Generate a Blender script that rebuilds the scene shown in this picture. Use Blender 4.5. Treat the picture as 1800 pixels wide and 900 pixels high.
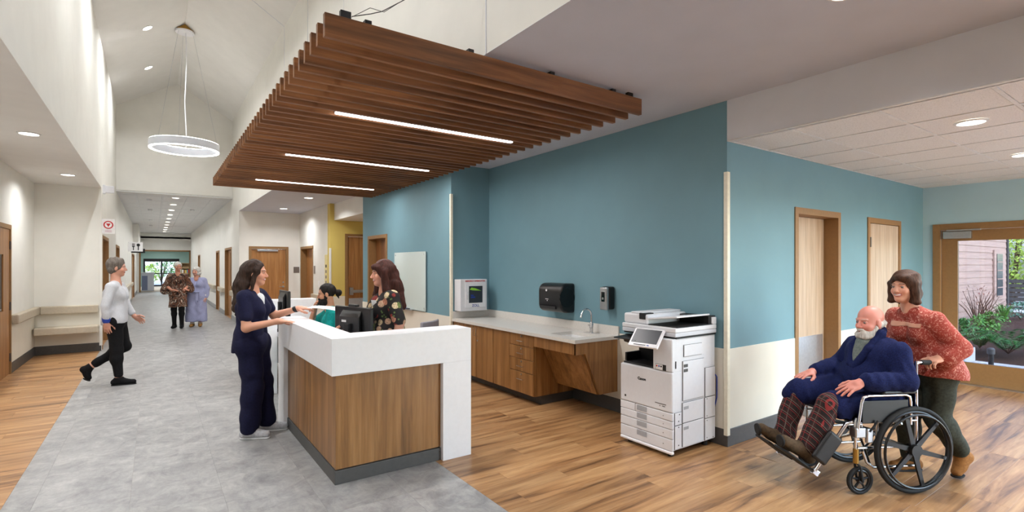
import bpy, bmesh, math, random
import numpy as np
from mathutils import Vector, Matrix, Euler
random.seed(7)
scene = bpy.context.scene
for o in list(bpy.data.objects): bpy.data.objects.remove(o)
COL = scene.collection

# ------------------------------------------------------------------ camera
YAW = math.atan(630/900)
cam_d = bpy.data.cameras.new('camera'); cam = bpy.data.objects.new('camera', cam_d); COL.objects.link(cam)
cam_d.sensor_width = 36; cam_d.lens = 18.0; cam_d.shift_y = 16/1800
cam_d.clip_start = 0.05; cam_d.clip_end = 300
cam.location = (0, 0, 1.6); cam.rotation_euler = (math.pi/2, 0, -YAW)
scene.camera = cam
# ------------------------------------------------------------------ exposure and sky
vs = scene.view_settings
vs.view_transform = 'Standard'; vs.look = 'None'; vs.gamma = 1; vs.use_curve_mapping = False
vs.exposure = 0.2
W = bpy.data.worlds.new('sky'); scene.world = W; W.use_nodes = True
wn = W.node_tree.nodes; wl = W.node_tree.links
bg = wn['Background']
sky = wn.new('ShaderNodeTexSky'); sky.sky_type = 'NISHITA'; sky.sun_disc = False
sky.sun_elevation = math.radians(48); sky.sun_rotation = math.radians(200)
wl.new(sky.outputs[0], bg.inputs[0]); bg.inputs[1].default_value = 2.2
sun_d = bpy.data.lights.new('sun', 'SUN'); sun = bpy.data.objects.new('sun', sun_d); COL.objects.link(sun)
sun_d.energy = 6.0; sun_d.angle = 0.02; sun_d.color = (1, .94, .84)
sun.rotation_euler = Vector((.35, -.62, -.70)).to_track_quat('-Z', 'Y').to_euler(); sun.location = (14, 10, 14)

LAMP = 26.0        # W of one recessed downlight
WARM = (0.96, 0.98, 1.0)

# ------------------------------------------------------------------ photo pixel -> direction (level camera at the origin, eye 1.6 m)
FX, FY = math.sin(YAW), math.cos(YAW); RX, RY = math.cos(YAW), -math.sin(YAW)
def ray(u, v): return (FX*900+RX*(u-900), FY*900+RY*(u-900), 466.0-v)
def on_z(u, v, z=0.0):
    a = ray(u, v); t = (z-1.6)/a[2]; return Vector((a[0]*t, a[1]*t, z))
def on_x(u, v, x):
    a = ray(u, v); t = x/a[0]; return Vector((x, a[1]*t, 1.6+a[2]*t))
def on_y(u, v, y):
    a = ray(u, v); t = y/a[1]; return Vector((a[0]*t, y, 1.6+a[2]*t))
def at_depth(u, v, d): return Vector((d*(FX+RX*(u-900)/900), d*(FY+RY*(u-900)/900), 1.6+(466-v)*d/900))

# ------------------------------------------------------------------ materials
def srgb(r, g, b):
    f = lambda c: (c/255/12.92) if c/255 <= .04045 else ((c/255+.055)/1.055)**2.4
    return (f(r), f(g), f(b), 1)
class NT:
    def __init__(s, name):
        s.m = bpy.data.materials.new(name); s.m.use_nodes = True
        s.t = s.m.node_tree; s.n = s.t.nodes; s.b = s.n['Principled BSDF']
    def new(s, typ, **kw):
        n = s.n.new(typ)
        for k, v in kw.items():
            if k.startswith('i_'):
                key = k[2:]; key = int(key) if key.isdigit() else key.replace('_', ' ')
                n.inputs[key].default_value = v
            else: setattr(n, k, v)
        return n
    def link(s, a, b): s.t.links.new(a, b)
    def ramp(s, fac, stops, interp='LINEAR'):
        r = s.n.new('ShaderNodeValToRGB'); r.color_ramp.interpolation = interp
        e = r.color_ramp.elements
        while len(e) < len(stops): e.new(.5)
        for i, (p, c) in enumerate(stops): e[i].position = p; e[i].color = c
        s.link(fac, r.inputs[0]); return r.outputs[0]
    def coords(s, scale=(1, 1, 1), rand=False, kind='Object', rot=(0, 0, 0)):
        tc = s.n.new('ShaderNodeTexCoord'); mp = s.n.new('ShaderNodeMapping')
        mp.inputs['Scale'].default_value = scale; mp.inputs['Rotation'].default_value = rot
        src = tc.outputs[kind]
        if rand:
            oi = s.n.new('ShaderNodeObjectInfo')
            mm = s.new('ShaderNodeVectorMath', operation='MULTIPLY'); mm.inputs[1].default_value = (37.0, 53.0, 91.0)
            s.link(oi.outputs['Random'], mm.inputs[0])
            ad = s.new('ShaderNodeVectorMath', operation='ADD'); s.link(src, ad.inputs[0]); s.link(mm.outputs[0], ad.inputs[1]); src = ad.outputs[0]
        s.link(src, mp.inputs['Vector']); return mp.outputs[0]
    def noise(s, vec, scale, detail=4, rough=.55, dist=0.0):
        n = s.n.new('ShaderNodeTexNoise'); n.inputs['Scale'].default_value = scale; n.inputs['Detail'].default_value = detail
        n.inputs['Roughness'].default_value = rough; n.inputs['Distortion'].default_value = dist
        s.link(vec, n.inputs['Vector']); return n.outputs['Fac']
    def mix(s, fac, a, b, mode='MIX'):
        n = s.n.new('ShaderNodeMix'); n.data_type = 'RGBA'; n.blend_type = mode
        for sock, val in ((n.inputs[0], fac), (n.inputs[6], a), (n.inputs[7], b)):
            if hasattr(val, 'is_linked'): s.link(val, sock)
            else: sock.default_value = val
        return n.outputs[2]
    def math(s, op, a, b=None):
        n = s.n.new('ShaderNodeMath'); n.operation = op
        for i, val in enumerate((a, b)):
            if val is None: continue
            if hasattr(val, 'is_linked'): s.link(val, n.inputs[i])
            else: n.inputs[i].default_value = val
        return n.outputs[0]
    def bump(s, h, strength=.1, dist=.01):
        b = s.n.new('ShaderNodeBump'); b.inputs['Strength'].default_value = strength; b.inputs['Distance'].default_value = dist
        s.link(h, b.inputs['Height']); s.link(b.outputs[0], s.b.inputs['Normal'])
    def out(s, color=None, rough=None, metal=0.0, spec=None):
        if color is not None:
            if hasattr(color, 'is_linked'): s.link(color, s.b.inputs['Base Color'])
            else: s.b.inputs['Base Color'].default_value = color
        if rough is not None:
            if hasattr(rough, 'is_linked'): s.link(rough, s.b.inputs['Roughness'])
            else: s.b.inputs['Roughness'].default_value = rough
        s.b.inputs['Metallic'].default_value = metal
        if spec is not None: s.b.inputs['Specular IOR Level'].default_value = spec
        return s.m
MAT = {}
def plain(name, rgb, rough=.5, metal=0.0, spec=None, tex=.03, scale=30, bump=0.0):
    t = NT(name); c = srgb(*rgb)
    v = t.coords(); f = t.noise(v, scale, 3)
    lo = tuple(x*(1-tex*2) for x in c[:3])+(1,); hi = tuple(min(1, x*(1+tex*2)) for x in c[:3])+(1,)
    col = t.ramp(f, [(.3, lo), (.7, hi)])
    if bump: t.bump(f, bump, .004)
    MAT[name] = t.out(col, rough, metal, spec); return MAT[name]
def paint(name, rgb): return plain(name, rgb, .62, tex=.012, scale=3, spec=.35)
def emis(name, rgb, strength):
    t = NT(name); t.b.inputs['Emission Color'].default_value = srgb(*rgb); t.b.inputs['Emission Strength'].default_value = strength
    MAT[name] = t.out(srgb(*rgb), .4); return MAT[name]
def wood(name, dark, mid, light, axis, scale=1.0, rough=.42, rand=True, contrast=1.0, fine=1.0):
    # grain runs along `axis`
    t = NT(name)
    sc = [14*scale]*3; sc[axis] = .9*scale
    v = t.coords(tuple(sc), rand)
    a = t.noise(v, 1.0, 5, .6, .35)
    sc2 = [70*scale*fine]*3; sc2[axis] = 2.2*scale
    v2 = t.coords(tuple(sc2), rand)
    b = t.noise(v2, 1.0, 4, .6)
    ca = t.ramp(a, [(.5-.22/contrast, srgb(*dark)), (.5, srgb(*mid)), (.5+.2/contrast, srgb(*light))])
    cb = t.ramp(b, [(.3, (.72, .72, .72, 1)), (.62, (1, 1, 1, 1))])
    col = t.mix(.75, ca, cb, 'MULTIPLY')
    t.bump(b, .06, .003)
    MAT[name] = t.out(col, rough); return MAT[name]
paint('cream', (233, 231, 224)); paint('cream_low', (224, 219, 206)); paint('ceil_white', (232, 230, 226))
paint('flat_ceiling', (198, 201, 212)); paint('header_white', (218, 220, 226))
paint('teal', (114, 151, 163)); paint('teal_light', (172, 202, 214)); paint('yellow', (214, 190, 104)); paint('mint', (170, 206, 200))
plain('base_grey', (78, 76, 75), .45, tex=.04); plain('base_light', (150, 150, 150), .5)
plain('rail_tan', (190, 178, 158), .55); plain('white_gloss', (240, 240, 244), .28, tex=.008); plain('white_plastic', (226, 227, 232), .4, tex=.008)
plain('white_grey', (205, 208, 216), .4, tex=.008); plain('grey_inset', (165, 168, 174), .5); plain('dark_gap', (30, 30, 32), .7)
plain('black_plastic', (16, 16, 18), .35); plain('black_soft', (24, 24, 26), .65); plain('black_gloss', (8, 8, 10), .12)
plain('rubber', (18, 18, 19), .75); plain('vinyl_black', (22, 22, 25), .45)
plain('chrome', (225, 226, 230), .14, 1.0, tex=.01); plain('steel', (186, 188, 192), .32, 1.0, tex=.02); plain('brass_tone', (170, 130, 60), .35, .6)
plain('frame_bronze', (144, 107, 64), .5, tex=.03); plain('frame_tan', (176, 150, 112), .5, tex=.03)
plain('quartz', (216, 212, 206), .3, tex=.03, scale=90); plain('sink_white', (240, 240, 240), .2)
plain('corner_guard', (232, 226, 206), .45); plain('sign_grey', (122, 112, 104), .5); plain('sign_white', (238, 236, 236), .5)
plain('sign_red', (196, 34, 40), .5); plain('sign_yellow', (226, 212, 150), .5); plain('ink_black', (20, 20, 20), .6); plain('ink_blue', (24, 60, 160), .5)
plain('ink_green', (150, 215, 60), .5); plain('label_pink', (200, 150, 170), .5); plain('kick_steel', (214, 218, 228), .3, .85)
plain('grille_white', (226, 226, 226), .5); plain('concrete', (196, 196, 198), .85, tex=.06, scale=12, bump=.2)
plain('fence_dark', (58, 52, 52), .8, tex=.08); plain('bin_blue', (112, 122, 150), .5); plain('paper', (240, 240, 246), .7)
plain('chair_fabric', (150, 148, 156), .8); plain('carpet_beige', (206, 196, 182), .9, tex=.05, scale=40)
emis('lens', (255, 246, 232), 7.0); emis('led', (255, 250, 255), 9.0); emis('ring_lens', (255, 252, 246), 11.0)
wood('laminate', (110, 75, 38), (152, 106, 58), (178, 131, 80), 2, rough=.38)
wood('laminate_dark', (96, 58, 28), (130, 82, 42), (152, 102, 56), 2, rough=.38)
wood('door_wood', (140, 92, 46), (166, 114, 62), (184, 134, 80), 2, rough=.4)
wood('door_pale', (176, 150, 124), (196, 172, 148), (210, 190, 168), 2, rough=.4)
wood('slat_wood', (88, 54, 29), (132, 85, 48), (164, 111, 66), 0, rough=.5)
def mk_plank():
    t = NT('plank_wood')
    v = t.coords((.8, 9, 1), True)
    a = t.noise(v, 1.2, 6, .62, .6)
    v2 = t.coords((2.5, 60, 1), True); b = t.noise(v2, 1.0, 5, .65)
    v3 = t.coords((2.2, 9, 1), True); k = t.noise(v3, 1.6, 3, .5, 1.2)
    ca = t.ramp(a, [(.32, srgb(106, 73, 46)), (.46, srgb(166, 122, 80)), (.64, srgb(196, 154, 108))])
    cb = t.ramp(b, [(.28, (.70, .68, .66, 1)), (.6, (1, 1, 1, 1))])
    ck = t.ramp(k, [(.66, (1, 1, 1, 1)), (.80, (.52, .46, .42, 1))])
    col = t.mix(.7, ca, cb, 'MULTIPLY'); col = t.mix(.8, col, ck, 'MULTIPLY')
    oi = t.n.new('ShaderNodeObjectInfo')
    tint = t.ramp(oi.outputs['Random'], [(0, (.86, .86, .86, 1)), (1, (1.06, 1.05, 1.03, 1))])
    col = t.mix(1.0, col, tint, 'MULTIPLY')
    t.bump(b, .05, .002); MAT['plank_wood'] = t.out(col, .36)
mk_plank()
def mk_vinyl():
    t = NT('grey_vinyl')
    v = t.coords((1, 1, 1), True)
    a = t.noise(v, 5.0, 9, .74, .6); v2 = t.coords((14, 5, 1), True); b = t.noise(v2, 1.6, 6, .75, .8)
    c = t.ramp(a, [(.3, srgb(122, 121, 122)), (.5, srgb(152, 151, 150)), (.7, srgb(178, 177, 174))])
    cb = t.ramp(b, [(.34, (.82, .82, .83, 1)), (.58, (1, 1, 1, 1))])
    col = t.mix(.8, c, cb, 'MULTIPLY')
    t.bump(b, .04, .002); MAT['grey_vinyl'] = t.out(col, .38)
mk_vinyl()
def mk_tile():
    t = NT('acoustic_tile'); v = t.coords((1, 1, 1), True)
    a = t.noise(v, 130, 3, .7); c = t.ramp(a, [(.34, srgb(206, 205, 204)), (.5, srgb(232, 231, 230))])
    t.bump(a, .25, .003); MAT['acoustic_tile'] = t.out(c, .9)
mk_tile()
def mk_glass(name, tint, refl=.5, rough=.0):
    m = bpy.data.materials.new(name); m.use_nodes = True; n = m.node_tree.nodes; L = m.node_tree.links
    n.clear(); o = n.new('ShaderNodeOutputMaterial'); mx = n.new('ShaderNodeMixShader'); tr = n.new('ShaderNodeBsdfTransparent')
    gl = n.new('ShaderNodeBsdfGlossy'); fr = n.new('ShaderNodeFresnel'); fr.inputs[0].default_value = 1.45
    mu = n.new('ShaderNodeMath'); mu.operation = 'MULTIPLY'; mu.inputs[1].default_value = refl
    tr.inputs[0].default_value = tint; gl.inputs['Roughness'].default_value = rough
    L.new(fr.outputs[0], mu.inputs[0]); L.new(mu.outputs[0], mx.inputs[0]); L.new(tr.outputs[0], mx.inputs[1]); L.new(gl.outputs[0], mx.inputs[2]); L.new(mx.outputs[0], o.inputs[0])
    MAT[name] = m
mk_glass('pane_glass', (.96, .98, .97, 1), .9); mk_glass('pane_dimmed', (.52, .53, .53, 1), .6)  # second glass: grey tint added to dim the bright outdoors behind the doors
t = NT('board_glass'); t.out(srgb(206, 222, 220), .06); t.b.inputs['Coat Weight'].default_value = .8; MAT['board_glass'] = t.m
t = NT('screen_glass'); t.out(srgb(46, 50, 58), .3); MAT['screen_glass'] = t.m

# ------------------------------------------------------------------ mesh helpers
class MB:
    """collects shapes; build() links them as ONE mesh object"""
    def __init__(s): s.v = []; s.f = []
    def add(s, vs, fs):
        o = len(s.v); s.v += [tuple(p) for p in vs]; s.f += [tuple(i+o for i in f) for f in fs]; return s
    def box(s, x0, x1, y0, y1, z0, z1, M=None):
        vs = [(x, y, z) for z in (z0, z1) for y in (y0, y1) for x in (x0, x1)]
        if M is not None: vs = [tuple(M @ Vector(p)) for p in vs]
        return s.add(vs, [(0, 2, 3, 1), (4, 5, 7, 6), (0, 1, 5, 4), (2, 6, 7, 3), (0, 4, 6, 2), (1, 3, 7, 5)])
    def cbox(s, c, d, M=None): return s.box(c[0]-d[0]/2, c[0]+d[0]/2, c[1]-d[1]/2, c[1]+d[1]/2, c[2]-d[2]/2, c[2]+d[2]/2, M)
    def prism(s, poly, axis, a, b):
        """poly: 2-D points in the two other axes (x,y,z order), extruded along axis from a to b"""
        n = len(poly)
        def P(p, w):
            q = list(p); q.insert(axis, w); return tuple(q)
        vs = [P(p, a) for p in poly]+[P(p, b) for p in poly]
        fs = [tuple(range(n))[::-1], tuple(range(n, 2*n))]+[(i, (i+1) % n, n+(i+1) % n, n+i) for i in range(n)]
        return s.add(vs, fs)
    def tube(s, path, r, n=10, closed=False, r1=None):
        P = [Vector(p) for p in path]; m = len(P); rings = []
        up = Vector((0, 0, 1)); prev = None
        for i in range(m):
            a = P[(i-1) % m] if (closed or i > 0) else P[i]; b = P[(i+1) % m] if (closed or i < m-1) else P[i]
            d = (b-a).normalized()
            if prev is None:
                x = d.cross(up)
                if x.length < 1e-3: x = d.cross(Vector((1, 0, 0)))
            else: x = prev - d*prev.dot(d)
            x.normalize(); prev = x; y = d.cross(x)
            rr = r if r1 is None else r+(r1-r)*i/(m-1)
            rings.append([P[i]+(x*math.cos(2*math.pi*k/n)+y*math.sin(2*math.pi*k/n))*rr for k in range(n)])
        vs = [p for R_ in rings for p in R_]; fs = []
        for i in range(m if closed else m-1):
            j = (i+1) % m
            for k in range(n): fs.append((i*n+k, i*n+(k+1) % n, j*n+(k+1) % n, j*n+k))
        if not closed: fs += [tuple(range(n))[::-1], tuple(range((m-1)*n, m*n))]
        return s.add(vs, fs)
    def cyl(s, a, b, r, n=20, r1=None): return s.tube([a, b], r, n, False, r1)
    def lathe(s, prof, n=32, M=None, closed=False):
        """prof: (radius, height) along local z"""
        vs = []; m = len(prof)
        for (r, z) in prof:
            for k in range(n):
                p = Vector((r*math.cos(2*math.pi*k/n), r*math.sin(2*math.pi*k/n), z)); vs.append(M @ p if M is not None else p)
        fs = []
        for i in range(m if closed else m-1):
            j = (i+1) % m
            for k in range(n): fs.append((i*n+k, i*n+(k+1) % n, j*n+(k+1) % n, j*n+k))
        if not closed: fs += [tuple(range(n))[::-1], tuple(range((m-1)*n, m*n))]
        return s.add(vs, fs)
    def build(s, name, mat, parent=None, bevel=0.0, smooth=False, seg=2, world=True):
        me = bpy.data.meshes.new(name); me.from_pydata(s.v, [], s.f)
        bm = bmesh.new(); bm.from_mesh(me); bmesh.ops.recalc_face_normals(bm, faces=bm.faces); bm.to_mesh(me); bm.free()
        me.materials.append(MAT[mat] if isinstance(mat, str) else mat)
        o = bpy.data.objects.new(name, me); COL.objects.link(o)
        if smooth:
            for p in me.polygons: p.use_smooth = True
            me.set_sharp_from_angle(angle=math.radians(40))
        if bevel:
            md = o.modifiers.new('bevel', 'BEVEL'); md.width = bevel; md.segments = seg; md.limit_method = 'ANGLE'; md.angle_limit = math.radians(40)
        if parent is not None: attach(o, parent, world)
        return o
def mw(o):
    m = Matrix.LocRotScale(o.location, o.rotation_euler.to_quaternion(), o.scale)
    return (mw(o.parent) @ o.matrix_parent_inverse @ m) if o.parent else m
def attach(o, parent, world=True):
    o.parent = parent
    if world: o.matrix_parent_inverse = mw(parent).inverted()
def tag(o, label=None, cat=None, group=None, kind=None):
    if label: o['label'] = label
    if cat: o['category'] = cat
    if group: o['group'] = group
    if kind: o['kind'] = kind
    return o
def thing(name, label, cat, loc=(0, 0, 0), rz=0.0, group=None, kind=None):
    o = bpy.data.objects.new(name, None); COL.objects.link(o); o.empty_display_size = .1
    o.location = loc; o.rotation_euler = (0, 0, rz); return tag(o, label, cat, group, kind)
def dup(root, loc=None, rz=None, label=None, group=None):
    r = root.copy(); COL.objects.link(r)
    if loc is not None: r.location = loc
    if rz is not None: r.rotation_euler = (0, 0, rz)
    if label: r['label'] = label
    if group: r['group'] = group
    def kids(a, b):
        for ch in [c for c in bpy.data.objects if c.parent == a]:
            k = ch.copy(); COL.objects.link(k); k.parent = b; kids(ch, k)
    kids(root, r); return r
def text(name, body, size, mat, M, parent=None, extrude=.0008, bold=0.0, align='CENTER'):
    cu = bpy.data.curves.new(name, 'FONT'); cu.body = body; cu.size = size; cu.extrude = extrude; cu.offset = bold
    cu.align_x = align; cu.align_y = 'CENTER'
    o = bpy.data.objects.new(name, cu); dg = None
    COL.objects.link(o); bpy.context.view_layer.update(); dg = bpy.context.evaluated_depsgraph_get()
    me = bpy.data.meshes.new_from_object(o.evaluated_get(dg)); bpy.data.objects.remove(o); bpy.data.curves.remove(cu)
    me.materials.clear(); me.materials.append(MAT[mat]); me.transform(M)
    ob = bpy.data.objects.new(name, me); COL.objects.link(ob)
    if parent is not None: attach(ob, parent, True)
    return ob
def basis(origin, xdir, ydir):
    x = Vector(xdir).normalized(); y = Vector(ydir); y = (y-x*y.dot(x)).normalized(); z = x.cross(y)
    M = Matrix.Identity(4)
    for i in range(3): M[i][0] = x[i]; M[i][1] = y[i]; M[i][2] = z[i]; M[i][3] = origin[i]
    return M
def struct(name, mb, mat, label, cat, parent=None, **kw):
    o = mb.build(name, mat, parent, **kw)
    if parent is None: tag(o, label, cat, kind='structure')
    return o
def wallX(mb, x0, x1, y0, y1, z0, z1, holes=()):
    """wall slab between x0 and x1 running along y, with openings (y0,y1,ztop) from the floor"""
    ys = y0
    for (a, b, zt) in sorted(holes):
        if a > ys: mb.box(x0, x1, ys, a, z0, z1)
        mb.box(x0, x1, a, b, zt, z1); ys = b
    if y1 > ys: mb.box(x0, x1, ys, y1, z0, z1)
    return mb
def wallY(mb, y0, y1, x0, x1, z0, z1, holes=()):
    xs = x0
    for (a, b, zt) in sorted(holes):
        if a > xs: mb.box(xs, a, y0, y1, z0, z1)
        mb.box(a, b, y0, y1, zt, z1); xs = b
    if x1 > xs: mb.box(xs, x1, y0, y1, z0, z1)
    return mb
# ================================================================== the shell
XL, XR, XA = -0.80, 1.87, -1.73          # corridor left wall, corridor right wall, alcove wall
XT, X2, XE = 4.14, 3.495, 8.95           # teal wall, teal wall behind the desk, exit wall
YA, YR, YG, YW, YB, YEND = 12.25, 2.61, 16.8, 15.37, 12.33, 37.2
ZS, ZC, ZK = 3.05, 2.69, 3.52            # soffits, tile ceiling by the exit, corridor tile ceiling
ZE, ZR, XM = 5.76, 6.59, 0.535           # vault eaves and ridge
YN = -4.0                                # wall behind the camera

# ---- floor: a slab with vinyl tiles and planks laid on it
fl = MB().box(-2.2, 9.1, YN-.2, 48, -.12, -.004)
floor = struct('floor', fl, 'plank_wood', 'wood plank and grey vinyl floor of the clinic hall', 'floor')
def shared_piece(name, w, l, mat, h=.004, bev=.0005):
    m = MB(); b = bev
    top = [(b, b), (w-b, b), (w-b, l-b), (b, l-b)]; bot = [(0, 0), (w, 0), (w, l), (0, l)]
    m.add([(x, y, h) for x, y in top]+[(x, y, h-b) for x, y in bot]+[(x, y, 0) for x, y in bot],
          [(0, 1, 2, 3)]+[(4+i, 4+(i+1) % 4, (i+1) % 4, i) for i in range(4)]+[(8+i, 8+(i+1) % 4, 4+(i+1) % 4, 4+i) for i in range(4)])
    me = bpy.data.meshes.new(name); me.from_pydata(m.v, [], m.f); me.materials.append(MAT[mat]); return me
cache = {}
def lay(name, x0, x1, y0, y1, mat, parent, z=-.004):
    k = (name, round(x1-x0, 3), round(y1-y0, 3))
    if k not in cache: cache[k] = shared_piece(name, x1-x0, y1-y0, mat)
    o = bpy.data.objects.new(name, cache[k]); COL.objects.link(o); o.location = (x0, y0, z); o.parent = parent; return o
GX0, GX1 = -.82, 1.885
cols = [GX0, -.66, -.13, .40, .93, 1.46, GX1]
for i in range(len(cols)-1):
    y = 1.6 - .35*(i % 3)
    while y < YEND:
        y1 = min(y+1.06, YEND)
        if not (cols[i] >= 1.4 and 4.1 < y < 4.6): lay('vinyl_tile', cols[i]+.0003, cols[i+1]-.0003, y+.0003, y1-.0003, 'grey_vinyl', floor)
        y = y1
# planks run across the hall (along x)
PW, PL = .185, 1.23
def plank_rows(x0, x1, y0, y1, seed):
    r = random.Random(seed); y = y0
    while y < y1-.02:
        ye = min(y+PW, y1); x = x0 - r.uniform(0, PL)
        while x < x1-.01:
            a, b = max(x, x0), min(x+PL, x1)
            if b-a > .03: yield a, b, y, ye
            x += PL
        y = ye
cand = []
for a, b, c, d_ in list(plank_rows(GX1, XT, .9, 6.51, 1))+list(plank_rows(XT, XE, -.6, YR, 2))+list(plank_rows(XA, GX0, 3.2, YA, 3)):
    mx, my = (a+b)/2, (c+d_)/2; dep = mx*FX+my*FY; lat = mx*RX+my*RY
    if dep < 1.2 or abs(lat) > dep*1.45: continue
    area = (b-a)*(d_-c)*1.6/dep**3
    cand.append((-area, a, b, c, d_))
cand.sort(); rest = MB()
for i, (_, a, b, c, d_) in enumerate(cand):
    if i < 295: lay('plank', a+.0005, b-.0005, c+.0005, d_-.0005, 'plank_wood', floor)
    else: rest.box(a+.0005, b-.0005, c+.0005, d_-.0005, -.004, 0)
o = rest.build('far_planks', 'plank_wood', floor); o['kind'] = 'stuff'
# beyond the hall: lobby floor
struct('floor_lobby', MB().box(-5, 6, YEND, 48, -.1, -.001), 'carpet_beige', 'pale lobby floor beyond the corridor end', 'floor')

# ---- left side
DL = dict(alcove=(9.30, 10.39), a=(12.45, 13.95), b=(16.75, 18.2), c=(28.4, 31.9))
struct('wall_left', wallX(MB(), XA-.2, XA, YN, YA+.2, 0, ZS, [(9.35, 10.39, 2.14)]), 'cream', 'cream wall of the left alcove with a wood door', 'wall')
struct('wall_alcove_end', MB().box(XA, XL-.2, YA, YA+.2, 0, ZS), 'cream', 'cream end wall of the alcove above the bumper rails', 'wall')
m = MB(); m.box(XL-.2, XL, YN, YA, ZS, ZE+.15)
wallX(m, XL-.2, XL, YA, YEND, 0, ZE+.15, [(12.45, 13.95, 2.12), (16.75, 18.2, 2.08), (28.4, 31.9, 2.08)])
struct('wall_corridor_left', m, 'cream', 'tall cream wall along the left of the corridor', 'wall')
struct('ceiling_alcove', MB().box(XA-.2, XL-.2, YN, YA+.2, ZS, ZS+.1).box(XL-.2, XL-.002, YN, YA, ZS-.002, ZS), 'ceil_white', 'low cream soffit with downlights over the left alcove', 'ceiling')
# ---- right side of the corridor, upper wall and full wall
m = MB(); m.box(XR, XR+.2, YN, YW, ZS, ZE+.15)
wallX(m, XR, XR+.2, YW, YEND, 0, ZE+.15, [(17.0, 18.6, 2.08), (20.35, 21.4, 2.06), (29.3, 30.6, 2.06)])
struct('wall_corridor_right', m, 'cream', 'cream wall along the right of the corridor', 'wall')
# ---- vault
t_ = .15
def slope(xa, za, xb, zb): return MB().prism([(xa, za), (xb, zb), (xb, zb+t_), (xa, za+t_)], 1, YN-.2, YG+.2)
struct('ceiling_vault_left', slope(XL-.1, ZE-.0624, XM, ZR), 'ceil_white', 'left slope of the white vaulted ceiling with downlights', 'ceiling')
struct('ceiling_vault_right', slope(XM, ZR, XR+.1, ZE-.0624), 'ceil_white', 'right slope of the white vaulted ceiling', 'ceiling')
struct('wall_gable', MB().prism([(XL, ZK), (XR, ZK), (XR, ZE), (XM, ZR), (XL, ZE)], 1, YG, YG+.2), 'cream', 'cream gable wall above the low corridor', 'wall')
# control joints in the plaster
jy = on_x(500, 42, XR).y
struct('trim_1', MB().box(XR-.004, XR, jy-.006, jy+.006, ZS, ZE-.02), 'header_white', 'thin vertical joint strip on the upper right wall', 'trim')
m = MB().prism([(XM+.01, ZR-.012), (XR, ZE-.006), (XR, ZE-.001), (XM+.01, ZR-.006)], 1, jy-.006, jy+.006)
struct('trim_2', m, 'header_white', 'thin joint strip across the right vault slope', 'trim')
jy2 = 2.98
struct('trim_3', MB().box(XR-.004, XR, jy2-.005, jy2+.005, ZS, ZE-.02), 'header_white', 'thin vertical joint strip above the slatted canopy', 'trim')
# ---- low corridor ceiling: tiles in a grid
def tile_field(root, xs, ys, z, name='ceiling_panel', skip=()):
    for i in range(len(xs)-1):
        for j in range(len(ys)-1):
            if (i, j) in skip: continue
            a, b, c, d_ = xs[i]+.016, xs[i+1]-.016, ys[j]+.016, ys[j+1]-.016
            k = ('tile', round(b-a, 3), round(d_-c, 3))
            if k not in cache:
                mm = MB().box(0, b-a, 0, d_-c, 0, .016); me = bpy.data.meshes.new(name); me.from_pydata(mm.v, [], mm.f); me.materials.append(MAT['acoustic_tile']); cache[k] = me
            o = bpy.data.objects.new(name, cache[k]); COL.objects.link(o); o.location = (a, c, z+.004); o.parent = root
def tee_grid(root, xs, ys, z):
    for x in xs: MB().box(x-.012, x+.012, ys[0], ys[-1], z, z+.02).build('grid_tee', 'grille_white', root)
    for y in ys: MB().box(xs[0], xs[-1], y-.012, y+.012, z+.0005, z+.0205).build('grid_tee', 'grille_white', root)
cc = struct('ceiling_corridor', MB().box(XL, XR, YG+.2, YEND, ZK+.03, ZK+.1), 'dark_gap', 'white tile ceiling of the low corridor', 'ceiling')
gx = [XL+.005, -.39, .21, .80, 1.40, XR-.005]; gy = [YG+.005]+[YG+.62+1.22*k for k in range(17) if YG+.62+1.22*k < YEND-.2]+[YEND-.005]
tile_field(cc, gx, gy, ZK); tee_grid(cc, gx, gy, ZK)
MB().box(XL, XR, YG, YG+.2, ZK+.03, ZK+.04).build('backing', 'dark_gap', cc)
# ---- corridor end with a wide framed opening, lobby beyond
m = wallY(MB(), YEND, YEND+.2, XL-.2, XR+.2, 0, ZK+.1, [(-.62, 1.80, 2.42)])
struct('wall_corridor_end', m, 'cream', 'cream end wall of the corridor above the framed opening', 'wall')
m = MB().box(-.70, -.62, YEND-.02, YEND+.21, 0, 2.50).box(1.80, 1.87, YEND-.02, YEND+.21, 0, 2.50).box(-.70, 1.87, YEND-.02, YEND+.21, 2.42, 2.50)
struct('trim_4', m, 'frame_bronze', 'bronze frame around the opening at the corridor end', 'trim')
LY = 47.0
struct('wall_lobby_end', wallY(MB(), LY, LY+.2, -5, 6, 0, 3.2, [(-.62, 1.62, 2.08)]), 'mint', 'pale mint lobby wall around the dark glazed doors', 'wall')
struct('wall_lobby_left', MB().box(-5.2, -5, YEND, LY+.2, 0, 3.2), 'mint', 'mint lobby wall to the left beyond the corridor', 'wall')
struct('wall_lobby_right', MB().box(6, 6.2, YEND, LY+.2, 0, 3.2), 'teal', 'teal lobby wall to the right beyond the corridor', 'wall')
struct('wall_lobby_near', MB().box(-5, XL-.2, YEND, YEND+.2, 0, 3.2).box(XR+.2, 6, YEND, YEND+.2, 0, 3.2), 'mint', 'lobby side of the corridor end wall', 'wall')
struct('ceiling_lobby', MB().box(-5, 6, YEND, LY+.2, 3.2, 3.3), 'ceil_white', 'white ceiling of the lobby beyond the corridor', 'ceiling')
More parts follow.
